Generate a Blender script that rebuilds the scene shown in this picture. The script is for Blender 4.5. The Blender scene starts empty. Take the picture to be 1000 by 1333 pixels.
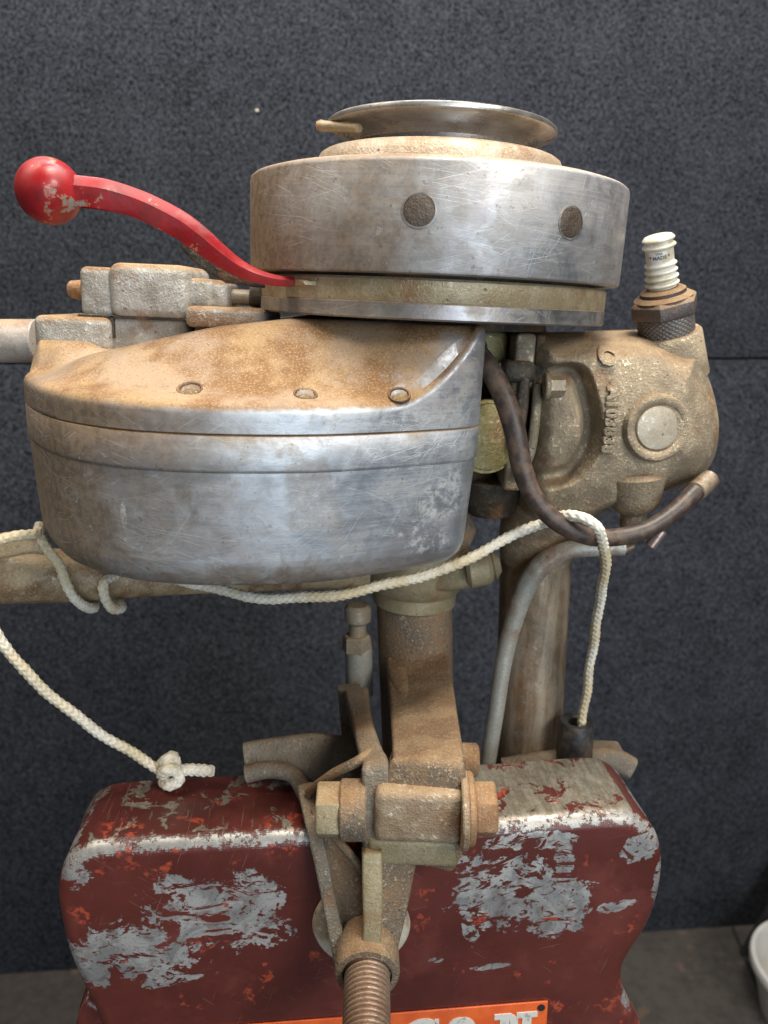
import bpy, bmesh, math, random
import numpy as np
from mathutils import Vector, Matrix

random.seed(7)
scene = bpy.context.scene
COL = scene.collection
R_ = math.radians

# ------------------------------------------------------------------ camera
H = 0.95                                   # camera height above the floor
PITCH = R_(15.4)
CAM = np.array([-0.0239, -0.402, 0.0])     # relative to the flywheel axis, at camera height
cam_d = bpy.data.cameras.new('camera')
cam_d.sensor_fit = 'VERTICAL'; cam_d.sensor_height = 36.0
cam_d.lens = 36.0 * 1000 / 1333
cam_d.clip_start = 0.01; cam_d.clip_end = 50
cam_d.dof.use_dof = True; cam_d.dof.focus_distance = 0.33; cam_d.dof.aperture_fstop = 11.0
cam_o = bpy.data.objects.new('camera', cam_d); COL.objects.link(cam_o)
cam_o.location = (CAM[0], CAM[1], H)
cam_o.rotation_euler = (R_(90) - PITCH, 0, 0)
scene.camera = cam_o

# ------------------------------------------------------------------ light (a workshop: lamps, no sun)
world = bpy.data.worlds.new('World'); scene.world = world
world.use_nodes = True
bg = world.node_tree.nodes['Background']
bg.inputs['Color'].default_value = (0.80, 0.88, 1.0, 1); bg.inputs['Strength'].default_value = 0.045

def area(name, loc, target, sx, sy, power, col):
    d = bpy.data.lights.new(name, 'AREA'); d.shape = 'RECTANGLE'; d.size = sx; d.size_y = sy
    d.energy = power; d.color = col
    o = bpy.data.objects.new(name, d); COL.objects.link(o)
    o.location = loc
    o.rotation_euler = (Vector(target) - Vector(loc)).to_track_quat('-Z', 'Y').to_euler()
    return o
# long shop lamps under the ceiling, and the cool daylight of a doorway behind the photographer
area('shop_lamp', (0.16, -0.20, H + 0.80), (0.0, 0.0, H - 0.1), 0.45, 0.12, 11.5, (1.0, 0.93, 0.82))
area('shop_lamp', (-0.58, -0.20, H + 0.75), (-0.1, 0.0, H - 0.1), 0.16, 0.5, 4.6, (1.0, 0.87, 0.70))
area('wall_lamp', (0.0, 0.24, H + 0.95), (0.0, 0.42, H - 0.3), 1.5, 0.10, 12, (0.95, 0.97, 1.0))
area('high_window', (0.95, -1.25, H + 0.80), (0.0, 0.0, H - 0.1), 0.55, 0.50, 16, (1.0, 0.95, 0.87))
area('doorway_daylight', (0.75, -2.4, 0.90), (0.0, 0.0, H - 0.1), 1.3, 1.7, 28, (0.74, 0.87, 1.0))

vs = scene.view_settings
scene.display_settings.display_device = 'sRGB'
vs.view_transform = 'Standard'; vs.look = 'None'; vs.gamma = 1; vs.use_curve_mapping = False
vs.exposure = 0.18

# ------------------------------------------------------------------ sight lines: pixel of the photograph + depth -> point
FW = np.array([0, math.cos(PITCH), -math.sin(PITCH)]); UP = np.array([0, math.sin(PITCH), math.cos(PITCH)])
TH = R_(2.5)                                # the motor leans 2.5 degrees on its stand
ROT = np.array([[math.cos(TH), 0, math.sin(TH)], [0, 1, 0], [-math.sin(TH), 0, math.cos(TH)]])
def ray(u, v): return np.array([1.0, 0, 0]) * (u - 500) / 1000 + UP * (666.5 - v) / 1000 + FW
def W(u, v, Y):
    d = ray(u, v); return CAM + d * ((Y - CAM[1]) / d[1])
def E(u, v, Y): return ROT.T @ W(u, v, Y)   # in the motor's own leaning frame
def mpp(p, eng=True):                       # metres per photo pixel at a point
    w = (ROT @ np.asarray(p)) if eng else np.asarray(p)
    return float((w - CAM) @ FW) / 1000

# ------------------------------------------------------------------ mesh helpers
class MB:
    def __init__(s): s.v = []; s.f = []
    def add(s, verts, faces):
        o = len(s.v); s.v += [tuple(float(c) for c in p) for p in verts]; s.f += [tuple(i + o for i in f) for f in faces]
        return s
    def lathe(s, prof, org=(0, 0, 0), axis=(0, 0, 1), seg=96, a0=0.0):
        """profile of (radius, height); radius 0 closes"""
        ax = Vector(axis).normalized(); t = Vector((1, 0, 0)) if abs(ax.x) < .9 else Vector((0, 1, 0))
        e1 = (t - ax * t.dot(ax)).normalized(); e2 = ax.cross(e1); org = Vector(org)
        V = []; F = []; rows = []
        for r, h in prof:
            if r < 1e-7: rows.append([len(V)]); V.append(org + ax * h)
            else:
                rows.append(list(range(len(V), len(V) + seg)))
                for k in range(seg):
                    a = a0 + 2 * math.pi * k / seg
                    V.append(org + ax * h + (e1 * math.cos(a) + e2 * math.sin(a)) * r)
        for A, B in zip(rows, rows[1:]):
            if len(A) == 1 and len(B) == 1: continue
            for k in range(seg):
                k2 = (k + 1) % seg
                if len(A) == 1: F.append((A[0], B[k2], B[k]))
                elif len(B) == 1: F.append((A[k], A[k2], B[0]))
                else: F.append((A[k], A[k2], B[k2], B[k]))
        return s.add(V, F)
    def rings(s, rings, caps=True):
        n = len(rings[0]); V = []; F = []
        for r in rings: V += [tuple(p) for p in r]
        for i in range(len(rings) - 1):
            for k in range(n):
                k2 = (k + 1) % n
                F.append((i * n + k, i * n + k2, (i + 1) * n + k2, (i + 1) * n + k))
        if caps:
            F.append(tuple(range(n - 1, -1, -1))); F.append(tuple((len(rings) - 1) * n + k for k in range(n)))
        return s.add(V, F)
    def build(s, name, mat, parent=None, angle=40, bevel=0, seg=3, smooth=True, bev_angle=30):
        me = bpy.data.meshes.new(name); me.from_pydata(s.v, [], s.f)
        bm = bmesh.new(); bm.from_mesh(me)
        bmesh.ops.recalc_face_normals(bm, faces=bm.faces)
        if bevel:
            ed = [e for e in bm.edges if len(e.link_faces) == 2 and e.calc_face_angle(0) > R_(bev_angle)]
            bmesh.ops.bevel(bm, geom=ed, offset=bevel, segments=seg, profile=.5, affect='EDGES', clamp_overlap=True)
        for f in bm.faces: f.smooth = smooth
        for e in bm.edges:
            e.smooth = not (len(e.link_faces) == 2 and e.calc_face_angle(0) > R_(angle))
        bm.to_mesh(me); bm.free()
        me.materials.append(mat)
        o = bpy.data.objects.new(name, me); COL.objects.link(o)
        if parent: o.parent = parent
        return o

def catmull(pts, n=8, closed=False):
    P = [np.asarray(p, float) for p in pts]; out = []; N = len(P)
    rng = range(N) if closed else range(N - 1)
    for i in rng:
        if closed: a, b, c, d = P[i - 1], P[i], P[(i + 1) % N], P[(i + 2) % N]
        else: a, b, c, d = P[max(i - 1, 0)], P[i], P[i + 1], P[min(i + 2, N - 1)]
        for k in range(n):
            t = k / n
            out.append(.5 * (2 * b + (c - a) * t + (2 * a - 5 * b + 4 * c - d) * t * t + (3 * b - a - 3 * c + d) * t ** 3))
    if not closed: out.append(P[-1])
    return out
def resample(pts, step=None, n=None, closed=False):
    P = np.array(pts, float)
    if closed: P = np.vstack([P, P[:1]])
    L = np.concatenate([[0], np.cumsum(np.linalg.norm(np.diff(P, axis=0), axis=1))])
    if n is None: n = max(2, int(L[-1] / step))
    t = np.linspace(0, L[-1], n + 1 if closed else n)
    if closed: t = t[:-1]
    return np.stack([np.interp(t, L, P[:, k]) for k in range(P.shape[1])], 1)
def frames(P):
    P = np.asarray(P); T = np.gradient(P, axis=0); T /= np.linalg.norm(T, axis=1)[:, None] + 1e-12
    n = np.cross(T[0], [0, 1, 0]); n = n if np.linalg.norm(n) > 1e-3 else np.cross(T[0], [1, 0, 0]); n /= np.linalg.norm(n)
    Ns = []
    for t in T:
        n = n - t * (n @ t); n = n / np.linalg.norm(n); Ns.append(n)
    Ns = np.array(Ns); return T, Ns, np.cross(T, Ns)
def tube(path, r, seg=20, n=8, step=.002, dome=True):
    """round tube along control points; r number or one radius per control point"""
    rr = r if hasattr(r, '__len__') else [r] * len(path)
    q = [np.append(np.asarray(p, float), q_) for p, q_ in zip(path, rr)]
    S = resample(catmull(q, n), step=step); P = S[:, :3]; rad = S[:, 3]
    T, N, B = frames(P); a = np.linspace(0, 2 * math.pi, seg, endpoint=False)
    rings = [P[i] + rad[i] * (np.cos(a)[:, None] * N[i] + np.sin(a)[:, None] * B[i]) for i in range(len(P))]
    if dome:
        for k in (.85, .5):
            rings.insert(0, P[0] - T[0] * rad[0] * .35 * (1 - k) + (rings[0] - P[0]) * 1.0 if False else P[0] - T[0] * rad[0] * .3 * (1 - k) + rad[0] * k * (np.cos(a)[:, None] * N[0] + np.sin(a)[:, None] * B[0]))
            rings.append(P[-1] + T[-1] * rad[-1] * .3 * (1 - k) + rad[-1] * k * (np.cos(a)[:, None] * N[-1] + np.sin(a)[:, None] * B[-1]))
    return MB().rings(rings)
def rrect(w, t, rad, k=4):
    """rounded rectangle outline, w wide, t thick, centred"""
    rad = min(rad, w * .49, t * .49); o = []
    for cx, cy, a0 in ((w / 2 - rad, t / 2 - rad, 0), (-w / 2 + rad, t / 2 - rad, 90), (-w / 2 + rad, -t / 2 + rad, 180), (w / 2 - rad, -t / 2 + rad, 270)):
        for i in range(k):
            a = R_(a0 + 90 * i / (k - 1)); o.append((cx + rad * math.cos(a), cy + rad * math.sin(a)))
    return o
def bar(rows, rad=.0015, at=E, n=5, side=None, eng=True):
    """cast bar whose visible face runs through rows (u, v, Y, width_px, thickness)"""
    q = []
    for u, v, Y, w, t in rows:
        p = at(u, v, Y); q.append(np.array([*p, w * mpp(p, eng), t]))
    S = np.array(catmull(q, n)); P = S[:, :3]; T = np.gradient(P, axis=0); T /= np.linalg.norm(T, axis=1)[:, None]
    rings = []
    for i in range(len(P)):
        view = P[i] - (ROT.T @ CAM if eng else CAM); view /= np.linalg.norm(view)
        wd = np.cross(T[i], view); wd /= np.linalg.norm(wd)
        dp = np.cross(wd, T[i]); dp /= np.linalg.norm(dp)
        if dp @ view < 0: dp = -dp
        c = P[i] + dp * S[i, 4] / 2
        rings.append([c + wd * x + dp * y for x, y in rrect(S[i, 3], S[i, 4], rad)])
    return MB().rings(rings)
def prism(uv, Y, depth, at=E):
    """outline in photo pixels at depth Y, extruded straight back"""
    f = [at(u, v, y if y is not None else Y) for u, v, y in [(p + (None,))[:3] for p in uv]]
    n = len(f); b = [p + np.array([0, depth, 0]) for p in f]
    return MB().add(list(f) + list(b), [tuple(range(n)), tuple(range(2 * n - 1, n - 1, -1))] + [(i, i + n, (i + 1) % n + n, (i + 1) % n) for i in range(n)])
def box(x0, x1, y0, y1, z0, z1):
    V = [(x, y, z) for z in (z0, z1) for y in (y0, y1) for x in (x0, x1)]
    return MB().add(V, [(0, 1, 3, 2), (4, 5, 7, 6), (0, 1, 5, 4), (2, 3, 7, 6), (0, 2, 6, 4), (1, 3, 7, 5)])
def pbox(u0, u1, v0, v1, Y, depth):
    a = E(u0, (v0 + v1) / 2, Y); b = E(u1, (v0 + v1) / 2, Y); c = E((u0 + u1) / 2, v0, Y); d = E((u0 + u1) / 2, v1, Y)
    return box(a[0], b[0], Y, Y + depth, d[2], c[2])
def cyl(p0, p1, r0, r1=None, seg=32, ch=.0006, a0=0.0):
    """solid cylinder or hexagon (seg=6) with a chamfer"""
    r1 = r0 if r1 is None else r1; p0 = Vector(p0); p1 = Vector(p1); L = (p1 - p0).length
    return MB().lathe([(0, 0), (r0 - ch, 0), (r0, ch), (r1, L - ch), (r1 - ch, L), (0, L)], p0, p1 - p0, seg, a0)
def join(*ms):
    o = MB()
    for m in ms: o.add(m.v, m.f)
    return o
def empty(name, loc=(0, 0, 0), rot=(0, 0, 0)):
    o = bpy.data.objects.new(name, None); COL.objects.link(o); o.location = loc; o.rotation_euler = rot
    o.empty_display_size = .05
    return o
def tag(o, label=None, cat=None, group=None, kind=None):
    for k, v in (('label', label), ('category', cat), ('group', group), ('kind', kind)):
        if v: o[k] = v
    return o
def text(name, body, size, mat, place, depth=.0004, parent=None, spacing=1.0):
    """letters as a mesh; place(x, y, z) maps flat letter space to the surface"""
    cu = bpy.data.curves.new(name, 'FONT'); cu.body = body; cu.size = size; cu.extrude = depth; cu.align_x = 'CENTER'; cu.align_y = 'CENTER'
    cu.space_character = spacing; cu.resolution_u = 3; cu.bevel_depth = depth * .4; cu.offset = size * .02
    tmp = bpy.data.objects.new('tmp', cu); COL.objects.link(tmp)
    dg = bpy.context.evaluated_depsgraph_get(); me = bpy.data.meshes.new_from_object(tmp.evaluated_get(dg))
    bpy.data.objects.remove(tmp)
    for v in me.vertices: v.co = place(*v.co)
    me.name = name; me.materials.clear(); me.materials.append(mat)
    o = bpy.data.objects.new(name, me); COL.objects.link(o)
    if parent: o.parent = parent
    return o

# ------------------------------------------------------------------ materials
class NT:
    def __init__(s, name):
        s.m = bpy.data.materials.new(name); s.m.use_nodes = True; s.t = s.m.node_tree; s.n = s.t.nodes; s.l = s.t.links
        s.b = s.n['Principled BSDF']; s.tc = s.n.new('ShaderNodeTexCoord'); s.co = s.tc.outputs['Object']
        s.geo = s.n.new('ShaderNodeNewGeometry')
    def put(s, sock, val):
        if hasattr(val, 'is_output'): s.l.new(val, sock)
        elif isinstance(val, (tuple, list)) and len(val) == 3 and sock.type == 'RGBA': sock.default_value = (*val, 1)
        else: sock.default_value = val
    def map(s, scale=(1, 1, 1), rot=(0, 0, 0), loc=(0, 0, 0), vec=None, typ='POINT'):
        n = s.n.new('ShaderNodeMapping'); n.vector_type = typ
        n.inputs['Scale'].default_value = scale; n.inputs['Rotation'].default_value = rot; n.inputs['Location'].default_value = loc
        s.put(n.inputs['Vector'], vec or s.co); return n.outputs[0]
    def noise(s, scale, detail=3, rough=.55, vec=None, dist=0.0):
        n = s.n.new('ShaderNodeTexNoise'); n.inputs['Scale'].default_value = scale; n.inputs['Detail'].default_value = detail
        n.inputs['Roughness'].default_value = rough; n.inputs['Distortion'].default_value = dist
        s.put(n.inputs['Vector'], vec or s.co); return n.outputs['Fac']
    def vor(s, scale, vec=None, feat='F1', out='Distance'):
        n = s.n.new('ShaderNodeTexVoronoi'); n.feature = feat; n.inputs['Scale'].default_value = scale
        s.put(n.inputs['Vector'], vec or s.co); return n.outputs[out]
    def ss(s, x, a, b, to0=0.0, to1=1.0):
        n = s.n.new('ShaderNodeMapRange'); n.interpolation_type = 'SMOOTHSTEP'
        s.put(n.inputs[0], x)
        for i, v in enumerate((a, b, to0, to1)): s.put(n.inputs[i + 1], v)
        return n.outputs[0]
    def mth(s, op, a, b=0.0, clamp=False):
        n = s.n.new('ShaderNodeMath'); n.operation = op; n.use_clamp = clamp; s.put(n.inputs[0], a); s.put(n.inputs[1], b); return n.outputs[0]
    def mul(s, *a):
        r = a[0]
        for x in a[1:]: r = s.mth('MULTIPLY', r, x)
        return r
    def add(s, *a):
        r = a[0]
        for x in a[1:]: r = s.mth('ADD', r, x)
        return r
    def mix(s, f, a, b):
        n = s.n.new('ShaderNodeMix'); n.data_type = 'RGBA'; s.put(n.inputs[0], f); s.put(n.inputs[6], a); s.put(n.inputs[7], b); return n.outputs[2]
    def mixf(s, f, a, b):
        n = s.n.new('ShaderNodeMix'); n.data_type = 'FLOAT'; s.put(n.inputs[0], f); s.put(n.inputs[2], a); s.put(n.inputs[3], b); return n.outputs[0]
    def sep(s, v):
        n = s.n.new('ShaderNodeSeparateXYZ'); s.put(n.inputs[0], v); return n.outputs
    def length(s, v):
        n = s.n.new('ShaderNodeVectorMath'); n.operation = 'LENGTH'; s.put(n.inputs[0], v); return n.outputs['Value']
    def bump(s, h, strength=.3, dist=.001, prev=None):
        n = s.n.new('ShaderNodeBump'); n.inputs['Strength'].default_value = strength; n.inputs['Distance'].default_value = dist
        s.put(n.inputs['Height'], h)
        if prev is not None: s.put(n.inputs['Normal'], prev)
        return n.outputs[0]
    def nz(s): return s.sep(s.geo.outputs['Normal'])
    def blob(s, c, r, rot=0.0, wob=None, amt=.5, plane='xz'):
        """1 inside an elliptical patch with a ragged edge, 0 outside"""
        mv = s.map(scale=(1 / r[0], 1, 1 / r[1]) if plane == 'xz' else (1 / r[0], 1 / r[1], 1), vec=s.map(loc=(-c[0], 0, -c[1]), vec=s.co))
        if rot:
            mv = s.map(scale=(1 / r[0], 1, 1 / r[1]), vec=s.map(rot=(0, rot, 0), vec=s.map(loc=(-c[0], 0, -c[1]), vec=s.co)))
        n = s.n.new('ShaderNodeVectorMath'); n.operation = 'MULTIPLY'; s.put(n.inputs[0], mv); n.inputs[1].default_value = (1, 0, 1)
        d = s.length(n.outputs[0])
        if wob is not None: d = s.add(d, s.mul(s.mth('SUBTRACT', wob, .5), amt))
        return d
    def out(s, col, rough, metal=0.0, normal=None, spec=None, coat=None):
        s.put(s.b.inputs['Base Color'], col); s.put(s.b.inputs['Roughness'], rough); s.put(s.b.inputs['Metallic'], metal)
        if normal is not None: s.put(s.b.inputs['Normal'], normal)
        if spec is not None: s.put(s.b.inputs['Specular IOR Level'], spec)
        if coat: s.b.inputs['Coat Weight'].default_value = coat; s.b.inputs['Coat Roughness'].default_value = .12
        return s.m

DUST = (.20, .105, .045); DUST2 = (.33, .215, .11)
def bare_metal(name, base, dark, stain=(.25, .175, .105), streak=(25, 25, 900), rough=(.42, .55), dust=1.0, left=None, dust_lo=.45, dust_hi=.85, stain_amt=.6, scratch=True, white=0.5, extra=None):
    """brushed, scratched, stained bare metal with dust settled on what faces up"""
    t = NT(name)
    st = t.noise(1, 4, .6, t.map(streak)); st2 = t.noise(1, 3, .6, t.map((streak[0] * 4, streak[1] * 4, streak[2] * 2.2)))
    pat = t.noise(22, 5, .62); pat2 = t.noise(70, 6, .68, None, .6); fine = t.noise(900, 3, .6); grit = t.noise(260, 5, .7)
    col = t.mix(t.ss(t.add(t.mul(pat, .5), t.mul(st, .12), t.mul(pat2, .38)), .40, .58), dark, base)
    col = t.mix(t.mul(t.ss(st2, .55, .75), .22), col, tuple(min(1, c * 1.5) for c in base))
    cl = t.noise(1, 6, .68, t.map((13, 13, 34)), .7); col = t.mix(t.mul(t.ss(cl, .49, .64), .5), col, tuple(c * .55 for c in dark))
    # cool and warm tarnish clouds
    col = t.mix(t.mul(t.ss(t.noise(15, 4, .6, t.map(loc=(2, 5, 3))), .50, .66), .55), col, (.33, .29, .30))
    stn = t.mul(t.ss(t.add(t.mul(pat2, .7), t.mul(t.noise(9, 2), .5)), .56, .72), .8 * stain_amt)
    x, y, z = t.sep(t.co)[:3]
    if left is not None:
        lf = t.mul(t.ss(t.add(x, t.mul(t.mth('SUBTRACT', pat, .5), .14), t.mul(t.mth('SUBTRACT', pat2, .5), .08)), left[0], left[1]), left[2])  # brown patina plus the warm left-side reflection, painted into the colour
        stn = t.mth('MAXIMUM', stn, lf)
    if extra: stn, oxx = extra(t, stn, x, z, pat2, grit)
    else: oxx = None
    col = t.mix(stn, col, t.mix(t.ss(grit, .42, .6), stain, tuple(c * .62 for c in stain)))
    # black pin pricks and pale oxide freckles
    pk = t.mul(t.ss(t.noise(520, 3, .6), .62, .69), t.ss(pat2, .47, .58), .55)
    col = t.mix(pk, col, (.09, .08, .075))
    ox = t.mul(t.ss(grit, .59, .66), t.ss(pat2, .5, .6), white)
    if oxx is not None: ox = t.mth('MAXIMUM', ox, oxx)
    col = t.mix(ox, col, (.56, .55, .50))
    rg = t.add(t.mixf(t.ss(t.add(t.mul(pat2, .6), t.mul(st, .4)), .38, .62), rough[0], rough[1]), t.mul(stn, .18), t.mul(ox, .25))
    h = t.add(t.mul(st, .12), t.mul(st2, .14), t.mul(fine, .16), t.mul(pat2, .9), t.mul(cl, .8), t.mul(pk, -.3))
    if scratch:
        sc = None
        for rot, sx, th in ((.25, 9, .675), (-.5, 14, .685), (1.0, 12, .69), (1.35, 10, .70), (-.12, 8, .67), (.6, 20, .685), (-.3, 26, .68)):
            k = t.ss(t.noise(1, 1, .5, t.map((sx * 2.2, sx * 2.2, 1700), loc=(sx, 0, sx * 3), vec=t.map(rot=(0, rot, 0))), .3), th, th + .03)
            k = t.mul(k, t.ss(t.noise(18 + sx, 2), .48, .58))
            sc = k if sc is None else t.mth('MAXIMUM', sc, k)
        col = t.mix(t.mul(sc, .20), col, (.80, .80, .79)); h = t.add(h, t.mul(sc, -.22))
    mt = t.add(.80, t.mul(stn, -.52), t.mul(ox, -.5))
    if dust:
        nz = t.nz()[2]
        d = t.ss(t.add(nz, t.mul(t.mth('SUBTRACT', t.noise(40, 5, .68), .5), .75), t.mul(t.mth('SUBTRACT', grit, .5), .35)), dust_lo, dust_hi)
        d = t.mul(d, dust)
        dc = t.mix(t.ss(t.noise(36, 5, .65), .42, .60), DUST, DUST2)
        dc = t.mix(t.mul(t.ss(pat, .47, .60), .65), dc, (.36, .27, .20))
        dc = t.mix(t.mul(t.ss(t.noise(1300, 2, .6), .5, .66), .5), dc, (.52, .36, .19))
        dc = t.mix(t.mul(t.ss(t.noise(700, 2, .6), .58, .70), .5), dc, (.12, .065, .03))
        col = t.mix(d, col, dc); rg = t.mixf(d, rg, .95); mt = t.mixf(d, mt, 0.0)
        h = t.add(t.mul(h, .6), t.mul(t.mul(t.add(t.noise(1300, 3, .7), t.mul(pat2, 1.2)), d), .55))
    return t.out(col, t.mth('MINIMUM', rg, 1.0), mt, t.bump(h, .4, .0007))

def cast(name, a, b, light=(.55, .45, .32), metal=.25, rough=.72, pit=1.0, dust=.9, dust_lo=.45, dust_hi=.9, speck=.5, speck_scale=420, bumpd=.0012, streak=None):
    """rough sand casting: grime, pitting, rust blooms and worn pale grains"""
    t = NT(name)
    big = t.noise(24, 5, .6); mid = t.noise(95, 5, .65); gr = t.noise(speck_scale, 4, .65); fine = t.noise(1400, 2, .6)
    col = t.mix(t.ss(t.add(t.mul(big, .55), t.mul(mid, .45)), .40, .60), a, b)
    rustm = t.mul(t.ss(t.noise(38, 4, .6, t.map(loc=(3, 1, 7))), .52, .68), .7)
    col = t.mix(rustm, col, (.24, .115, .045))
    if streak: col = t.mix(t.mul(t.ss(t.noise(1, 4, .65, t.map(streak)), .44, .66), .5), col, light)
    sp = t.mul(t.ss(gr, .54, .66), t.ss(mid, .40, .60), speck)
    col = t.mix(sp, col, light)
    dk = t.mul(t.ss(t.vor(170), .16, .05), t.ss(big, .45, .55), .6)
    col = t.mix(dk, col, (.05, .035, .025))
    nz = t.nz()[2]
    d = t.mul(t.ss(t.add(nz, t.mul(t.mth('SUBTRACT', t.noise(55, 5, .7), .5), .6)), dust_lo, dust_hi), dust)
    dc = t.mix(t.ss(t.noise(70, 4), .4, .6), DUST, DUST2); dc = t.mix(t.mul(t.ss(t.noise(1700, 2), .52, .66), .5), dc, (.5, .33, .17))
    col = t.mix(d, col, dc)
    gn = t.noise(1000, 3, .65)
    col = t.mix(t.mul(t.ss(gn, .56, .68), .45), col, tuple(min(1, c * 1.9 + .03) for c in a)); col = t.mix(t.mul(t.ss(gn, .44, .32), .5), col, tuple(c * .45 for c in b))
    h = t.add(t.mul(mid, .8), t.mul(gr, .7 * pit), t.mul(gn, .55 * pit), t.mul(fine, .2), t.mul(dk, -.5))
    return t.out(col, t.mixf(d, t.mixf(sp, rough, rough - .25), .95), t.mixf(d, t.mixf(sp, metal * .5, metal + .3), 0.0), t.bump(h, .75, bumpd))

M = {}
def tank_extra(t, stn, x, z, pat2, grit):
    # dark handling stain low on the belly, chalky bloom on the lower right, the mark of an old label
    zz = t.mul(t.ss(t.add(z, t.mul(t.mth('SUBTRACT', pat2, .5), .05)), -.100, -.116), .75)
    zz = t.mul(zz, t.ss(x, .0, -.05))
    a, b = E(366, 650, -.11), E(432, 650, -.10); c, d = E(400, 595, -.105), E(400, 692, -.105)
    lab = t.mul(t.ss(x, a[0] - .001, a[0] + .004), t.ss(t.add(x, t.mul(z, .25)), b[0] + .25 * c[2] - .001, b[0] + .25 * c[2] - .003), t.ss(z, d[2] - .001, d[2] + .001), t.ss(z, c[2] + .004, c[2] - .004), .38)
    lab = t.mul(lab, t.ss(t.add(grit, t.mul(pat2, .6)), .60, .78))
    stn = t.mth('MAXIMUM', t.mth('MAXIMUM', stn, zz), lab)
    ox = None
    for u, v, ru, rv, k in ((575, 660, .013, .012, .7), (540, 690, .012, .005, .7), (560, 715, .012, .006, .7), (590, 640, .006, .012, .6), (185, 650, .0018, .007, .6), (590, 480, .016, .030, .30), (330, 742, .030, .004, .5), (500, 540, .03, .004, .35)):  # pale spot on the upper-right fillet is painted in against its dark reflection
        p = E(u, v, -.085); m = t.mul(t.ss(t.blob((p[0], p[2]), (ru, rv), 0, t.add(t.mul(pat2, .5), t.mul(grit, .5)), 4.0), 1.0, .85), k)
        m = t.mul(m, t.ss(t.add(t.mul(grit, .6), t.mul(pat2, .4)), .46, .58)); ox = m if ox is None else t.mth('MAXIMUM', ox, m)
    return stn, ox
M['tank'] = bare_metal('scratched_aluminium', (.62, .65, .68), (.44, .465, .50), left=(-.035, -.155, .92), dust=1.0, dust_lo=.22, dust_hi=.70, extra=tank_extra)
M['steel'] = bare_metal('brushed_steel', (.57, .58, .595), (.42, .425, .435), left=(.045, -.085, .95), streak=(18, 18, 1100), dust=.7, rough=(.40, .52), white=.35, stain_amt=.4)
M['sheave'] = bare_metal('dull_turned_steel', (.58, .56, .52), (.42, .39, .34), streak=(10, 10, 1600), dust=.0, rough=(.24, .36), stain_amt=.35, scratch=False, white=.2)
M['shoulder'] = cast('stained_turned_metal', (.36, .27, .18), (.46, .40, .32), metal=.5, rough=.5, dust=.5, pit=.4, speck=.4)
M['plate'] = bare_metal('stained_plate', (.44, .43, .41), (.30, .29, .28), streak=(18, 18, 1100), dust=.6, left=(.02, -.09, .75), rough=(.32, .5), stain=(.27, .20, .12))
M['plate_brass'] = cast('yellowed_plate', (.33, .26, .15), (.42, .35, .23), light=(.6, .58, .5), metal=.55, rough=.45, pit=.3, dust=.4, speck=.35, speck_scale=200)
M['castalu'] = cast('pitted_cast_aluminium', (.27, .25, .21), (.43, .42, .39), light=(.72, .71, .67), metal=.35, rough=.55, dust=1.0, dust_lo=.3, dust_hi=.8, speck=.8)
M['cylinder'] = cast('grimy_cast_iron', (.215, .17, .115), (.37, .29, .19), light=(.74, .66, .50), metal=.35, rough=.55, dust=.6, speck=.9, speck_scale=620)
M['bracket'] = cast('rusty_bracket_casting', (.25, .165, .095), (.155, .122, .088), light=(.62, .50, .35), metal=.3, rough=.62, dust=.6, dust_lo=.35, speck=.75, speck_scale=600, bumpd=.0016)
M['bracket_grey'] = cast('greasy_grey_casting', (.17, .145, .11), (.25, .215, .165), light=(.55, .50, .40), metal=.4, rough=.5, dust=.45, speck=.6, speck_scale=500, bumpd=.0014)
M['bracket_worn'] = cast('worn_boss_casting', (.29, .20, .12), (.40, .31, .21), light=(.82, .75, .60), metal=.4, rough=.55, dust=.5, speck=1.0, speck_scale=300)
M['coreplug'] = cast('smooth_core_plug', (.34, .28, .20), (.42, .36, .27), light=(.62, .57, .46), metal=.55, rough=.42, dust=.15, pit=.25, speck=.5, bumpd=.0004)
M['barrel'] = cast('olive_grey_barrel', (.20, .17, .115), (.28, .24, .165), light=(.62, .57, .42), metal=.4, rough=.5, dust=.4, speck=1.0, speck_scale=700)
M['dark'] = cast('oily_black_grime', (.035, .03, .024), (.075, .06, .042), light=(.28, .25, .16), metal=.3, rough=.6, dust=.3, speck=.5)  # near-black metal for the gaps, the lever rib and the crankcase corner
M['brass'] = cast('tarnished_brass', (.30, .25, .10), (.40, .34, .17), light=(.72, .68, .45), metal=.75, rough=.45, dust=.1, speck=.8)
M['pipe'] = cast('stained_pipe', (.15, .105, .065), (.27, .205, .14), light=(.50, .43, .33), metal=.55, rough=.42, streak=(110, 110, 12), dust=.2, pit=.5, speck=.5, bumpd=.0006)
M['greypipe'] = cast('dull_grey_tube', (.36, .35, .31), (.46, .45, .40), light=(.60, .58, .50), metal=.5, rough=.45, dust=.3, pit=.5, speck=.4, bumpd=.0005)
M['tan'] = cast('tan_painted_tube', (.42, .33, .20), (.20, .115, .055), light=(.64, .57, .42), metal=.1, rough=.5, dust=.3, pit=.4, speck=.7, speck_scale=130, bumpd=.0006)
M['tiller'] = cast('weathered_grey_tube', (.34, .29, .25), (.46, .42, .38), light=(.68, .66, .62), metal=.35, rough=.5, dust=.8, pit=.4, speck=.5, bumpd=.0005)
M['boltsteel'] = cast('dirty_plated_bolt', (.30, .24, .16), (.36, .32, .25), light=(.62, .58, .50), metal=.6, rough=.45, dust=.5, speck=.5, bumpd=.0005)
M['olive'] = cast('dirty_olive_brass', (.25, .21, .12), (.31, .26, .16), light=(.55, .50, .36), metal=.45, rough=.5, dust=.6, speck=.4, bumpd=.0005)
M['rustbolt'] = cast('orange_rusty_bolt', (.36, .205, .10), (.30, .19, .11), light=(.58, .42, .28), metal=.35, rough=.6, dust=.4, speck=.4, bumpd=.0006)
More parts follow.
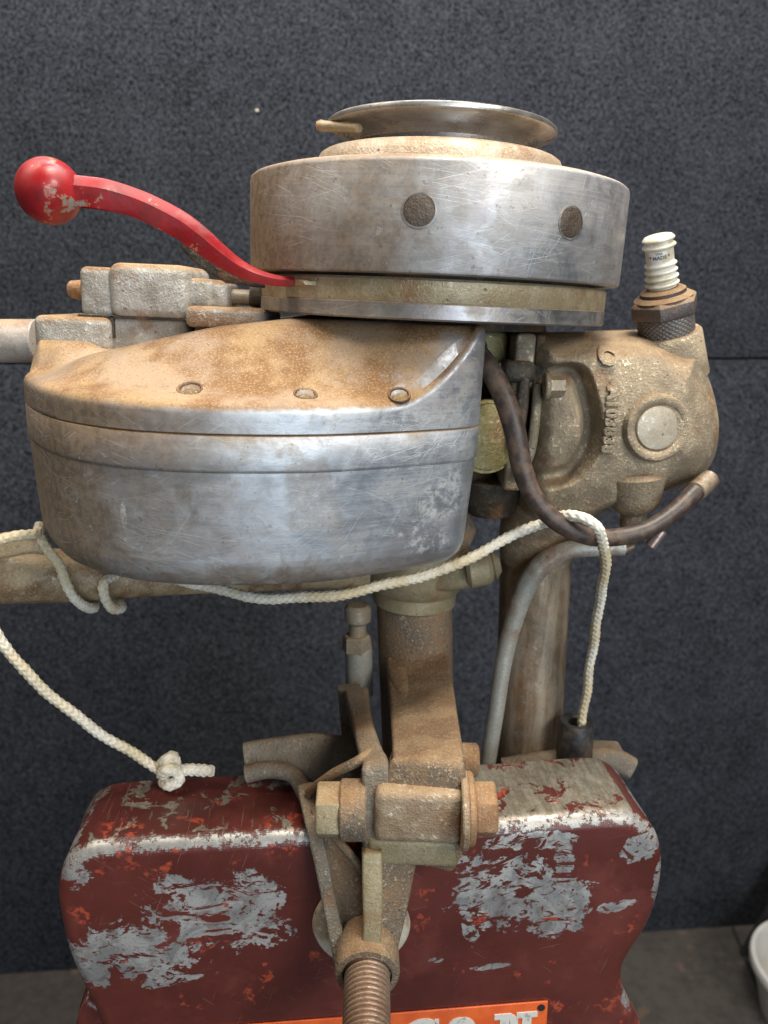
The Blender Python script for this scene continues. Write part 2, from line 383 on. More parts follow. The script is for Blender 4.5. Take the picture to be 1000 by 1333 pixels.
M['plugrust'] = cast('dark_rust', (.10, .055, .035), (.055, .045, .042), light=(.22, .14, .09), metal=.5, rough=.55, dust=.75, dust_lo=.25, dust_hi=.7, speck=.4, bumpd=.0005)
M['plugsteel'] = cast('blackened_steel', (.12, .105, .095), (.17, .15, .135), light=(.36, .32, .28), metal=.7, rough=.45, dust=.2, speck=.3, bumpd=.0004)
M['plughex'] = cast('rusty_plug_hex', (.13, .085, .06), (.10, .085, .08), light=(.30, .24, .20), metal=.6, rough=.42, dust=.6, dust_lo=.3, dust_hi=.75, speck=.4, bumpd=.0005)
M['plug_disc'] = cast('dark_plug_face', (.075, .052, .038), (.115, .088, .066), light=(.24, .20, .16), metal=.5, rough=.5, dust=0, pit=.4, speck=.3, speck_scale=700)
M['screw'] = cast('old_brass_screw', (.26, .20, .10), (.12, .085, .05), light=(.72, .66, .48), metal=.6, rough=.5, dust=.3, speck=.9, speck_scale=500)
M['thread'] = cast('oily_thread', (.23, .145, .10), (.30, .215, .155), light=(.55, .40, .30), metal=.85, rough=.28, dust=.1, pit=.4, speck=.5, bumpd=.0004)
M['pad'] = cast('cream_pad', (.46, .40, .28), (.56, .51, .40), light=(.7, .66, .55), metal=.1, rough=.6, dust=.3, pit=.5, speck=.4, bumpd=.0005)

def simple(name, col, rough, metal=0, var=.25, scale=120, bump=.2, spec=None, dust=0.0):
    t = NT(name); n = t.noise(scale, 4, .6)
    c = t.mix(t.ss(n, .35, .65), tuple(x * (1 - var) for x in col), tuple(min(1, x * (1 + var)) for x in col))
    if dust:
        d = t.mul(t.ss(t.noise(scale * .5, 5, .7), .45, .65), dust); c = t.mix(d, c, (.25, .15, .08))
        rough = t.mixf(d, rough, .9)
    return t.out(c, rough, metal, t.bump(t.noise(scale * 6, 3), bump, .0005), spec)
M['cable'] = simple('old_dark_cable', (.062, .043, .035), .45, 0, .3, 200, .25, dust=.3)
M['rubber'] = simple('black_rubber', (.035, .033, .033), .48, 0, .3, 180, .3, dust=.3)
M['pewter'] = simple('bright_copper_end', (.50, .36, .32), .35, .7)

def ceramic():
    t = NT('aged_white_ceramic'); n = t.noise(150, 4, .6)
    x = t.mul(t.ss(n, .42, .62), .65)
    return t.out(t.mix(x, (.74, .70, .60), (.50, .40, .23)), .35, 0, t.bump(t.noise(700), .1, .0004), .5)
M['ceramic'] = ceramic()
M['ink'] = simple('faded_blue_ink', (.10, .12, .15), .6)

def redpaint():
    t = NT('chipped_bright_red_paint')
    a = t.noise(60, 5, .65); b = t.noise(210, 4, .6); nz = t.nz()[2]
    col = t.mix(t.ss(a, .35, .65), (.25, .008, .011), (.36, .014, .017))
    col = t.mix(t.mul(t.ss(t.noise(95, 5, .7, t.map(loc=(4, 4, 1))), .46, .64), .6), col, (.13, .018, .016))
    chip = t.ss(t.add(t.mul(a, .55), t.mul(b, .45)), .59, .605)
    col = t.mix(t.mul(t.ss(t.add(t.mul(a, .55), t.mul(b, .45)), .572, .588), .7), col, (.50, .22, .13))
    col = t.mix(chip, col, (.24, .22, .20))
    wear = t.mul(t.ss(t.add(nz, t.mul(t.mth('SUBTRACT', a, .5), 1.0)), .82, 1.1), .6)
    col = t.mix(wear, col, (.30, .16, .09))
    h = t.add(t.mul(chip, -.8), t.mul(a, .5), t.mul(b, .12))
    return t.out(col, t.mixf(chip, t.mixf(wear, t.mixf(t.ss(t.noise(40, 4), .38, .58), .27, .58), .7), .65), 0, t.bump(h, .6, .0010), .45)
M['red'] = redpaint()

def felt():
    t = NT('charcoal_felt')
    f1 = t.noise(640, 2, .6, None, 1.2); f2 = t.noise(300, 3, .6, None, .8); big = t.noise(14, 3, .6)
    f3 = t.noise(1, 2, .6, t.map((900, 900, 330), vec=t.map(rot=(0, .6, 0))), 1.5); f4 = t.noise(1, 2, .6, t.map((330, 900, 900), vec=t.map(rot=(0, .6, 0))), 1.5)
    mixv = t.add(t.mul(f1, .34), t.mul(f2, .40), t.mul(f3, .16), t.mul(f4, .16), t.mul(t.mth('SUBTRACT', big, .5), .07))
    col = t.mix(t.ss(mixv, .45, .62), (.005, .0062, .009), (.082, .089, .107))
    col = t.mix(t.mul(t.ss(f1, .66, .74), .5), col, (.17, .18, .21))
    return t.out(col, .95, 0, t.bump(t.add(f1, f2), .8, .004), .15)
M['felt'] = felt()
def floor_m():
    t = NT('stained_floor'); a = t.noise(9, 5, .65); b = t.noise(60, 5, .7)
    col = t.mix(t.ss(t.add(t.mul(a, .6), t.mul(b, .4)), .4, .6), (.034, .028, .023), (.062, .052, .043))
    col = t.mix(t.mul(t.ss(t.noise(22, 3), .6, .7), .5), col, (.15, .09, .06))
    return t.out(col, .75, 0, t.bump(b, .3, .003))
M['floor'] = floor_m()
M['seam'] = simple('dark_seam', (.012, .012, .014), .95)
M['plastic'] = simple('dull_white_plastic', (.52, .50, .46), .5, 0, .12, 20, .05)
M['blackboard'] = simple('matt_black_board', (.012, .012, .013), .8)

def ropemat():
    t = NT('cream_braided_cord'); a = t.noise(30, 4, .6); b = t.noise(900, 3, .6)
    col = t.mix(t.ss(a, .42, .62), (.84, .79, .67), (.68, .57, .37))
    col = t.mix(t.mul(t.ss(b, .5, .66), .5), col, (.38, .31, .20)); col = t.mix(t.mul(t.ss(t.noise(75, 4, .65), .56, .70), .25), col, (.34, .27, .17))
    return t.out(col, .6, 0, t.bump(t.noise(2500, 2), .3, .0003), .4)
M['rope'] = ropemat()

# ================================================================== THE SETTING
YAW = R_(4.6)
def plane_pt(u, v, d0, yaw=YAW):           # where a sight line meets a vertical plane turned by yaw
    n = np.array([-math.sin(yaw), math.cos(yaw), 0]); d = ray(u, v); t = (d0 - CAM @ n) / (d @ n); return CAM + d * t
WALL_D = 0.545
wl = empty('wall', (0, 0, 0)); tag(wl, kind='structure', label='charcoal felt covered wall with a horizontal seam')
zs = plane_pt(500, 470, WALL_D)[2] + H
wl.rotation_euler = (0, 0, YAW); wl.location = (-math.sin(YAW) * WALL_D, math.cos(YAW) * WALL_D, 0)
box(-2.2, 2.2, 0, .03, zs + .0012, 2.6).build('felt_panel', M['felt'], wl, bevel=.002)
box(-2.2, 2.2, .0015, .03, 0.0, zs - .0012).build('felt_panel', M['felt'], wl, bevel=.002)
box(-2.2, 2.2, .012, .05, 0.0, 2.6).build('wall_backing', M['seam'], wl)
# bit of lint stuck to the felt
lp = plane_pt(335, 145, WALL_D); 
t_ = MB().lathe([(0, -.002), (.0016, -.001), (.0021, 0), (.0013, .0016), (0, .002)], (0, 0, 0), (.3, .2, 1), 10).build('lint', M['rope'])
t_.location = (lp[0], lp[1] - .002, lp[2] + H); tag(t_, 'tiny pale fleck of lint stuck on the grey felt wall', 'lint')
fl = box(-3, 3, -3, 1.2, -.05, 0).build('floor', M['floor']); tag(fl, kind='structure')

# pale bucket on the floor at the right edge, dark slanted panel behind it
def floor_pt(u, v):
    d = ray(u, v); return CAM + d * (-H / d[2])
rim_z = .085
d_ = ray(992, 1268); bl = CAM + d_ * ((rim_z - H) / d_[2])
br = .09
bk = empty('bucket', (bl[0] + br * .98, bl[1] + .01, 0)); tag(bk, 'dull white plastic bucket on the floor, cut off by the photo edge', 'bucket')
MB().lathe([(0, .004), (br * .72, .004), (br * .9, rim_z - .012), (br * .93, rim_z)], seg=48).build('inside', M['plastic'], bk)
MB().lathe([(0, 0), (br * .76, 0), (br * .95, rim_z - .012)], seg=48).build('body', M['plastic'], bk)
MB().lathe([(br * .95, rim_z - .012), (br, rim_z - .012), (br * 1.01, rim_z - .004), (br * .99, rim_z), (br * .93, rim_z)], seg=48).build('rim', M['plastic'], bk)
p0 = floor_pt(962, 1222); 
bd = empty('board', (p0[0] - .012, p0[1] - .035, 0)); tag(bd, 'matt black board leaning on the felt wall behind the white bucket', 'board')
bo = MB().add([(0, 0, 0), (.30, -.02, 0), (.46, .0, .40), (.16, .02, .40)] + [(0, .01, 0), (.30, -.01, 0), (.46, .01, .40), (.16, .03, .40)],
              [(0, 1, 2, 3), (7, 6, 5, 4), (0, 4, 5, 1), (1, 5, 6, 2), (2, 6, 7, 3), (3, 7, 4, 0)])
bo.build('panel', M['blackboard'], bd, bevel=.001)
a_, b_ = floor_pt(968, 1243), floor_pt(1010, 1345)
dv = (b_ - a_) / np.linalg.norm(b_ - a_); nn = np.array([-dv[1], dv[0], 0]) * .0016; a_ = a_ - dv * .05; b_ = b_ + dv * .8
jt = MB().add([(*(a_ - nn)[:2], .0), (*(b_ - nn)[:2], .0), (*(b_ + nn)[:2], .0), (*(a_ + nn)[:2], .0), (*(a_ - nn)[:2], .004), (*(b_ - nn)[:2], .004), (*(b_ + nn)[:2], .004), (*(a_ + nn)[:2], .004)],
              [(0, 1, 2, 3), (4, 5, 6, 7), (0, 1, 5, 4), (1, 2, 6, 5), (2, 3, 7, 6), (3, 0, 4, 7)]).build('floor_joint', M['blackboard'])
tag(jt, kind='structure')

# ================================================================== THE RED STAND
SD = -.088                                  # distance of its front face
SYAW = R_(5.2)
st = empty('motor_stand'); tag(st, 'worn maroon metal stand with chipped grey patches, clamped under the outboard motor', 'stand')
st.location = (0, 0, 0)
org = np.array([-math.sin(SYAW) * SD, math.cos(SYAW) * SD, H]); 
st.location = (org[0], org[1], 0.0); st.rotation_euler = (0, 0, SYAW)
cs, sn = math.cos(SYAW), math.sin(SYAW)
def S(u, v):                                # photo pixel -> (x, z) on the stand's front face
    w = plane_pt(u, v, SD, SYAW); x = cs * (w[0] - org[0]) + sn * (w[1] - org[1]); return x, w[2] + H
def SW(u, v, y):                            # pixel -> stand frame at depth y behind the face
    w = plane_pt(u, v, SD + y, SYAW); x = cs * (w[0] - org[0]) + sn * (w[1] - org[1]); return np.array([x, y, w[2] + H])
front = [(160, 1100), (400, 1086), (640, 1074), (800, 1062), (838, 1069), (860, 1092), (867, 1128), (861, 1172), (846, 1212), (825, 1245), (815, 1266), (815, 1290), (824, 1312), (840, 1345)]
left = [(146, 1370), (130, 1345), (116, 1312), (101, 1282), (86, 1245), (76, 1205), (71, 1168), (78, 1135), (102, 1110)]
pl = [S(*p) for p in left + front]
zb_ = .02
xr, xl = pl[-1][0], pl[0][0]
ol = [(xl - .01, .30), (xl - .004, .45), (xl, pl[0][1] - .04)] 
ol = catmull([np.array(p) for p in ol[2:] + pl + [(xr + .012, pl[-1][1] - .04)]], 5)
ol = [(xl + .002, .0)] + [tuple(p) for p in ol] + [(xr + .012, .0)]
ol = np.array(ol)
DEPTH = .050
n = len(ol)
# curve of the body: offset rings give it a rolled front edge
def inset2(P, d):
    T = np.gradient(P, axis=0); T /= np.linalg.norm(T, axis=1)[:, None]; N = np.stack([T[:, 1], -T[:, 0]], 1)
    return P + N * d
rings = []
rf = .0075
for k in range(13):
    a = math.pi / 2 * k / 12; q = inset2(ol, rf * (1 - math.sin(a)))
    rings.append([(x, rf * (1 - math.cos(a)), z) for x, z in q])
for y in np.linspace(rf + .004, DEPTH - .004, 8): rings.append([(x, y, z) for x, z in ol])
rings.append([(x, DEPTH - .0008, z) for x, z in ol]); rings.append([(x, DEPTH, z) for x, z in inset2(ol, .001)])

CHK = []
def stand_paint():
    t = NT('worn_maroon_paint')
    P = t.sep(t.co); x, y, z = P[0], P[1], P[2]
    big = t.noise(20, 4, .6); mid = t.noise(85, 5, .65, None, .4); hi = t.noise(230, 5, .7, None, .6); vhi = t.noise(700, 3, .6)
    wob = t.add(t.mul(mid, .55), t.mul(hi, .3), t.mul(big, .15))
    fth = t.noise(430, 4, .7)
    wear = None
    def patch(u, v, ru, rv, rot, amt, hard=.10):
        nonlocal wear
        cx, cz = S(u, v); s = mpp(np.array(plane_pt(u, v, SD, SYAW)), False)
        d = t.blob((cx, cz), (ru * s, rv * s * 1.22), rot, wob, amt)
        m = t.ss(t.add(t.ss(d, 1.12, .72), t.mul(t.mth('SUBTRACT', t.add(t.mul(hi, .5), t.mul(fth, .5)), .5), 2.0)), .34, .66)
        wear = m if wear is None else t.mth('MAXIMUM', wear, m)
    patch(275, 1190, 95, 42, R_(-18), 3.6); patch(190, 1240, 72, 36, R_(-14), 3.6); patch(330, 1172, 42, 34, 0, 3.2)
    patch(110, 1255, 26, 36, R_(28), 3.4); patch(228, 1276, 46, 6, R_(8), 3.0)
    patch(655, 1160, 74, 48, R_(-8), 3.8); patch(728, 1178, 48, 42, R_(10), 3.8); patch(800, 1180, 26, 7, R_(10), 4.0); patch(612, 1212, 10, 22, R_(14), 3)
    patch(690, 1095, 60, 12, 0, 3.4); patch(840, 1100, 24, 26, R_(-40), 4.2); patch(640, 1258, 30, 4, R_(4), 2.4); patch(566, 1250, 12, 4, 0, 3.0)
    patch(735, 1120, 14, 28, R_(5), 3.6); patch(93, 1135, 24, 28, R_(30), 3.6); patch(822, 1290, 12, 34, 0, 4)
    patch(860, 1150, 10, 34, 0, 4.2); patch(580, 1120, 34, 8, 0, 3.6)
    # swirled scuffs: paint islands inside the bared patches
    isl = t.mth('MAXIMUM', t.ss(t.noise(62, 5, .62, t.map((.7, 1, 1.4), rot=(0, R_(20), 0)), 2.2), .535, .56), t.ss(t.noise(210, 4, .6, t.map((.8, 1, 1.3)), 1.0), .60, .63))
    wear = t.mul(wear, t.mth('SUBTRACT', 1.0, isl))
    # small chips anywhere
    chips = t.mul(t.ss(t.add(t.mul(hi, .6), t.mul(mid, .4)), .66, .68), .9)
    wear = t.mth('MAXIMUM', wear, chips)
    # rolled front edge: rubbed metal plus its highlight painted into the colour; the right end of the top almost bare
    nrm = t.n.new('ShaderNodeVectorTransform'); nrm.vector_type = 'NORMAL'; nrm.convert_from = 'WORLD'; nrm.convert_to = 'OBJECT'
    t.l.new(t.geo.outputs['True Normal'], nrm.inputs[0]); nn = t.sep(nrm.outputs[0])
    edge = t.mul(t.mul(t.mth('MULTIPLY', nn[1], -1.0), t.mth('MAXIMUM', nn[2], 0.0)), 2.0)
    ew = t.ss(t.add(edge, t.mul(t.mth('SUBTRACT', t.add(t.mul(mid, .5), t.mul(t.noise(420, 4, .7), .5)), .5), 3.8)), .60, .86)
    topm = t.ss(nn[2], .80, .95)
    bare_x = t.add(t.ss(x, S(560, 1080)[0], S(640, 1080)[0]), t.mul(t.ss(x, S(300, 1100)[0], S(100, 1100)[0]), .12))
    tw = t.mul(topm, t.ss(t.add(t.mul(t.noise(60, 5, .7, None, .5), 1.0), t.mul(bare_x, .17)), .57, .61))
    stre = t.mul(topm, t.ss(t.noise(1, 4, .65, t.map((190, 36, 26))), .63, .67), .45)
    dull = t.mth('MAXIMUM', tw, stre)
    wear = t.mth('MAXIMUM', wear, ew)
    # colours
    paint = t.mix(t.ss(big, .35, .65), (.082, .018, .014), (.118, .027, .021))
    paint = t.mix(t.mul(t.ss(vhi, .5, .7), .35), paint, (.07, .02, .016))
    fr = t.mul(t.ss(t.noise(48, 3, .6, t.map(loc=(5, 2, 1))), .585, .65), t.ss(hi, .48, .56))
    near = t.mth('SUBTRACT', t.ss(t.add(wear, t.mul(t.mth('SUBTRACT', hi, .5), .8)), .2, .5), 0.0)
    paint = t.mix(t.mul(fr, .65), paint, (.50, .085, .04))
    lt = t.ss(t.noise(30, 4, .6, t.map(loc=(1, 8, 4))), .52, .66); paint = t.mix(t.mul(lt, .4), paint, (.19, .05, .04))
    hair = None
    for rot, sx in ((.2, 12), (-.7, 16), (1.2, 11)):
        k = t.mul(t.ss(t.noise(1, 1, .5, t.map((sx * 2, sx * 2, 1400), vec=t.map(rot=(0, rot, 0)))), .70, .73), t.ss(t.noise(30 + sx, 2), .5, .6))
        hair = k if hair is None else t.mth('MAXIMUM', hair, k)
    paint = t.mix(t.mul(hair, .3), paint, (.42, .25, .19))
    gcl = t.noise(34, 5, .7, t.map(loc=(7, 3, 2)), 1.0); grey = t.mix(t.ss(gcl, .42, .60), (.29, .285, .28), (.50, .49, .47)); grey = t.mix(t.mul(t.ss(mid, .55, .68), .6), grey, (.54, .53, .51)); grey = t.mix(t.mul(t.ss(hi, .58, .66), .7), grey, (.22, .27, .23))
    grey = t.mix(t.mul(t.ss(vhi, .55, .7), .5), grey, (.14, .14, .145))
    tst = t.noise(1, 5, .7, t.map((420, 60, 60)))
    tanm = t.mix(t.ss(t.add(t.mul(hi, .4), t.mul(tst, .6)), .42, .58), (.24, .205, .15), (.38, .345, .28))
    tanm = t.mix(t.mul(t.ss(vhi, .52, .66), .5), tanm, (.17, .14, .10))
    tanm = t.mix(t.mul(t.ss(mid, .56, .66), .35), tanm, (.21, .235, .19))
    film = t.mul(t.ss(t.noise(90, 5, .7, t.map(loc=(1, 1, 9)), .8), .50, .66), .4)
    col = t.mix(t.mul(wear, t.mth('SUBTRACT', 1.0, film)), paint, grey); col = t.mix(t.mul(dull, t.mth('SUBTRACT', 1.0, ew)), col, tanm)
    col = t.mix(t.mul(ew, .5), col, (.33, .32, .29))
    w_all = t.mth('MAXIMUM', wear, dull)
    rg = t.mixf(w_all, .33, .5); rg = t.mixf(ew, rg, .46)
    h = t.add(t.mul(w_all, -.8), t.mul(mid, .25), t.mul(vhi, .12), t.mul(hair, -.3))
    return t.out(col, rg, t.mul(w_all, .55), t.bump(h, .55, .0011), .5)
M['maroon'] = stand_paint()
sb = MB().rings(rings, caps=False)
nr = len(rings); sb.f.append(tuple(range(n - 1, -1, -1))); sb.f.append(tuple((nr - 1) * n + k for k in range(n)))
for i in range(nr - 1):                     # no wall along the open bottom: it stands on the floor
    pass
sb.build('body', M['maroon'], st, angle=50)
# rear leg of the stand showing beyond the left edge
l0 = [SW(100, 1345, .03), SW(112, 1285, .03), SW(122, 1278, .03), SW(150, 1345, .03)]
lg = [(l0[0][0] - .012, .0), (l0[0][0], l0[0][2]), (l0[1][0], l0[1][2]), (l0[2][0], l0[2][2] + .004), (l0[3][0] + .03, l0[3][2]), (l0[3][0] + .03, .0)]
MB().add([(x, .016, z) for x, z in lg] + [(x, .045, z) for x, z in lg], [tuple(range(6)), tuple(range(11, 5, -1))] + [(i, i + 6, (i + 1) % 6 + 6, (i + 1) % 6) for i in range(6)]).build('leg', M['maroon'], st, bevel=.003)
# orange nameplate
def orange():
    t = NT('orange_enamel'); n_ = t.noise(60, 4, .6)
    c = t.mix(t.ss(n_, .4, .6), (.62, .095, .018), (.72, .125, .022)); c = t.mix(t.mul(t.ss(t.noise(300, 4, .7), .60, .66), .6), c, (.40, .10, .05))
    return t.out(c, .4, 0, t.bump(t.noise(400), .1, .0004), .5)
M['orange'] = orange()
def offwhite():
    t = NT('scuffed_white_enamel'); n_ = t.noise(170, 5, .7)
    c = t.mix(t.ss(n_, .54, .60), (.70, .68, .62), (.44, .42, .37)); c = t.mix(t.ss(t.noise(240, 4, .7), .64, .68), c, (.55, .16, .07))
    return t.out(c, .45, 0, t.bump(n_, .2, .0003))
M['white'] = offwhite()
c0, c1 = S(713, 1301), S(335, 1331)
slope = (c0[1] - c1[1]) / (c0[0] - c1[0])
pw, ph = .188, .062
npx = empty('nameplate'); npx.parent = st
npx.location = (c0[0], -.0012, c0[1]); npx.rotation_euler = (0, -math.atan(slope), 0)
def npart(m, name, mat, **k): return m.build(name, mat, npx, **k)
npart(box(-pw, 0, 0, .0010, -ph, 0), 'plate', M['orange'], bevel=.0004)
s1 = mpp(plane_pt(700, 1310, SD, SYAW), False)
MB().lathe([(0, .0), (.0021, 0), (.0021, .0006), (0, .0006)], (-.0036, -.0004, -.0036), (0, 1, 0), 16).build('rivet_hole', M['seam'], npx)
for cx in (-pw + .0036,):
    MB().lathe([(0, .0), (.0021, 0), (.0021, .0006), (0, .0006)], (cx, -.0004, -.0036), (0, 1, 0), 16).build('rivet_hole', M['seam'], npx)
def letter(ch, x, w, top, h, wt):
    """slab serif capitals out of strokes"""
    m = MB(); y0, y1 = -.00045, .0002
    def st_(xa, xb, za, zb): m.add(*[(q.v, q.f) for q in [box(xa, xb, y0, y1, za, zb)]][0])
    sl = wt * .55; zt, zb = top, top - h
    if ch in 'JHN':
        if ch == 'H':
            for xx in (x + wt * .4, x + w - wt * 1.4): st_(xx, xx + wt, zb + sl, zt - sl); st_(xx - wt * .4, xx + wt * 1.4, zt - sl, zt); st_(xx - wt * .4, xx + wt * 1.4, zb, zb + sl)
            st_(x + wt * 1.4, x + w - wt * 1.4, zb + h * .44, zb + h * .58)
        if ch == 'N':
            st_(x + wt * .4, x + wt * 1.2, zb + sl, zt - sl); st_(x + w - wt * 1.2, x + w - wt * .4, zb, zt - sl)
            st_(x - wt * .1, x + wt * 1.3, zt - sl, zt); st_(x + w - wt * 1.7, x + w + wt * .1, zt - sl, zt); st_(x, x + wt * 1.6, zb, zb + sl)
            q = [(x + wt * 1.2, zt - sl), (x + wt * 1.3, zt), (x + wt * 1.9, zt - sl), (x + w - wt * 1.2, zb + h * .25), (x + w - wt * 1.2, zb)]
            m.add([(a, y0 - .00003, b) for a, b in q] + [(a, y1, b) for a, b in q], [(0, 1, 2, 3, 4), (9, 8, 7, 6, 5)] + [(i, i + 5, (i + 1) % 5 + 5, (i + 1) % 5) for i in range(5)])
        if ch == 'J':
            st_(x + w * .45, x + w * .45 + wt, zb + h * .25, zt - sl); st_(x + w * .2, x + w, zt - sl, zt)
            pts = [(x + w * .45 + wt / 2, zb + h * .27), (x + w * .36, zb + wt * .5), (x + wt * .6, zb + h * .2)]
            stroke(m, pts, wt, y0, y1)
    elif ch == 'O':
        pts = [(x + w / 2 + (w - wt) / 2 * math.copysign(abs(math.cos(a)) ** .72, math.cos(a)), zb + h / 2 + (h - wt) / 2 * math.copysign(abs(math.sin(a)) ** .72, math.sin(a))) for a in np.linspace(0, 2 * math.pi, 41)]
        stroke(m, pts, wt, y0, y1, False)
    elif ch == 'S':
        q = [(.92, .76), (.80, .92), (.5, .955), (.2, .88), (.14, .72), (.3, .58), (.6, .49), (.84, .36), (.82, .16), (.55, .05), (.22, .08), (.08, .26)]
        stroke(m, [(x + w * a, zb + h * b) for a, b in q], wt * .9, y0, y1)
        st_(x + w * .88, x + w * 1.0, zt - h * .3, zt)
    return m
def stroke(m, pts, wt, y0, y1, sm=True):
    P = np.array(catmull([np.array(p) for p in pts], 5)) if sm else np.array(pts)
    T = np.gradient(P, axis=0); T /= np.linalg.norm(T, axis=1)[:, None] + 1e-9; N = np.stack([-T[:, 1], T[:, 0]], 1) * wt / 2
    rg = [[(p[0] + k[0], y0, p[1] + k[1]), (p[0] - k[0], y0, p[1] - k[1]), (p[0] - k[0], y1, p[1] - k[1]), (p[0] + k[0], y1, p[1] + k[1])] for p, k in zip(P, N)]
    m.rings(rg)
lx = [('S', 525, 46), ('O', 577, 46), ('N', 645, 54)]
for ch, u, w in lx:
    a = (u - 714) * s1
    letter(ch, a, w * s1, -14 * s1, .040, .0062).build('letter', M['white'], npx, smooth=False)
for ch, u, w in (('J', 252, 46), ('O', 306, 50), ('H', 368, 58), ('N', 446, 56)):
    letter(ch, (u - 714) * s1, w * s1, -14 * s1, .040, .0062).build('letter', M['white'], npx, smooth=False)

# ================================================================== THE OUTBOARD MOTOR
mo = empty('outboard_motor', (0, 0, H), (0, TH, 0))
tag(mo, 'vintage outboard motor with silver tank and red lever clamped on the maroon stand', 'outboard motor')

# ---- flywheel
zb, zt = .0095, .0525
fly = MB().lathe([(0, zb), (.0888, zb), (.0897, zb + .0005), (.09, zb + .0014), (.09, zt - .0024), (.0896, zt - .0011), (.0886, zt - .0003), (.085, zt + .0008), (.060, zt + .0045), (0, zt + .005)], seg=192).build('flywheel', M['steel'], mo)
MB().lathe([(.060, zt + .0035), (.0592, zt + .0075), (.0575, .0640), (.0560, .0650), (.030, .0655), (0, .0655)], seg=128).build('flywheel_shoulder', M['shoulder'], fly)
sheave = MB().lathe([(0, .0650), (.0445, .0650), (.0440, .0662), (.0425, .0678), (.0420, .0695), (.0430, .0715), (.0465, .0738), (.0515, .0756), (.0536, .0762), (.0545, .0767), (.0547, .0776), (.0545, .0785), (.0536, .0791), (.046, .0772), (.02, .0760), (0, .0760)], seg=128).build('rope_sheave', M['sheave'], fly)
# the knot tab of the sheave
ta = E(424, 164, -.012); tb = E(474, 168, -.036)
tb2 = np.array([-.046, -.012, ta[2] - .0012])
cyl(ta - np.array([.002, 0, 0]), ta + (tb - ta) * .9, .0023, .0020, 16).build('sheave_pin', M['plate_brass'], fly)
MB().lathe([(0, -.0028), (.0018, -.0022), (.0027, 0), (.0018, .0022), (0, .0028)], ta - np.array([.002, 0, 0]), (1, 0, 0), 16).build('pin_head', M['rustbolt'], fly)
# balance plugs let into the rim
def on_drum(u, v, rad):
    d = ROT.T @ ray(u, v); c = ROT.T @ CAM
    A = d[0] ** 2 + d[1] ** 2; B = 2 * (c[0] * d[0] + c[1] * d[1]); Cc = c[0] ** 2 + c[1] ** 2 - rad ** 2
    t = (-B - math.sqrt(B * B - 4 * A * Cc)) / (2 * A); return c + d * t
for u, v in ((545.5, 274), (743.5, 290)):
    p = on_drum(u, v, .09); nrm = np.array([p[0], p[1], 0]) / .09
    r = .0063
    dsk = MB().lathe([(r + .0005, -.002), (r + .0005, .0001), (r, .0002)], p, nrm, 40).build('plug_seat', M['plate'], fly)
    MB().lathe([(r - .0002, -.002), (r - .0002, -.0001), (r * .8, .00025), (r * .4, .0004), (0, .00045)], p, nrm, 40).build('balance_plug', M['plug_disc'], fly)

# ---- magneto plate under the flywheel
mp = MB().lathe([(0, .0082), (.0835, .0082), (.0846, .0072), (.0846, -.0010), (.0843, -.0014)], seg=160).build('magneto_plate', M['plate_brass'], mo)
MB().lathe([(.0843, -.0014), (.0848, -.0018), (.0850, -.0075), (.0840, -.0083), (0, -.0083)], seg=160).build('plate_rim', M['plate'], mp)
MB().lathe([(0, .0096), (.079, .0096), (.079, .0080), (0, .0080)], seg=96).build('plate_gap', M['dark'], mp)

# ---- red speed lever
lvp = [(94, 249, -.078, 20), (110, 250, -.078, 19), (139, 254, -.077, 19), (175, 264, -.075, 17.5), (203, 276, -.073, 17.5), (235, 293, -.070, 17), (260, 311, -.068, 16), (282, 329, -.066, 14), (306, 346, -.0635, 11.5), (331, 358, -.061, 9), (358, 365, -.0585, 7), (382, 367, -.056, 6)]
q = []
for u, v, Y, hp in lvp:
    p = E(u, v, Y); q.append(np.array([*p, hp * mpp(p)]))
Sx = np.array(catmull(q, 8)); Pp = Sx[:, :3]; T, N, B = frames(Pp)
if N[0][2] < 0: N, B = -N, -B
rg = []
fy = [(-1.0, -.62), (-.80, -.70), (.16, -.80), (.30, -.82), (.42, -.74), (.92, -.34), (1.0, -.22), (1.02, .0), (1.0, .22), (.92, .34), (.40, .7), (.1, .7), (-.72, .66), (-1.0, .55), (-.55, .30), (-.35, 0), (-.55, -.35)]
for i in range(len(Pp)):
    h = Sx[i, 3]; wd = max(h, .0045)
    up_ = N[i]; bk_ = np.array([0, 1.0, 0]); bk_ -= T[i] * (bk_ @ T[i]); bk_ /= np.linalg.norm(bk_); up_ = np.cross(T[i], bk_); up_ = up_ if up_[2] > 0 else -up_
    rg.append([Pp[i] + up_ * a * h + bk_ * b * wd for a, b in fy])
lev = MB().rings(rg).build('speed_lever', M['red'], mo, angle=28)
kc = E(64, 249, -.078); kr = 41.5 * mpp(kc)
MB().lathe([(kr * math.sin(a), -kr * math.cos(a)) for a in np.linspace(0, math.pi, 33)], kc, (1, 0, -.12), 48).build('lever_knob', M['red'], lev)
bar([(236, 318, -.060, 10, .004), (262, 339, -.058, 16, .004), (290, 356, -.056, 17, .004), (318, 366, -.054, 12, .004), (345, 371, -.053, 8, .004)], .001).build('lever_rib', M['dark'], lev)
# tan end tongue of the lever on the plate
bar([(366, 366, -.0585, 12, .006), (380, 367, -.057, 12, .006), (396, 368, -.0685, 5, .006)], .001).build('lever_tongue', M['plate_brass'], lev)

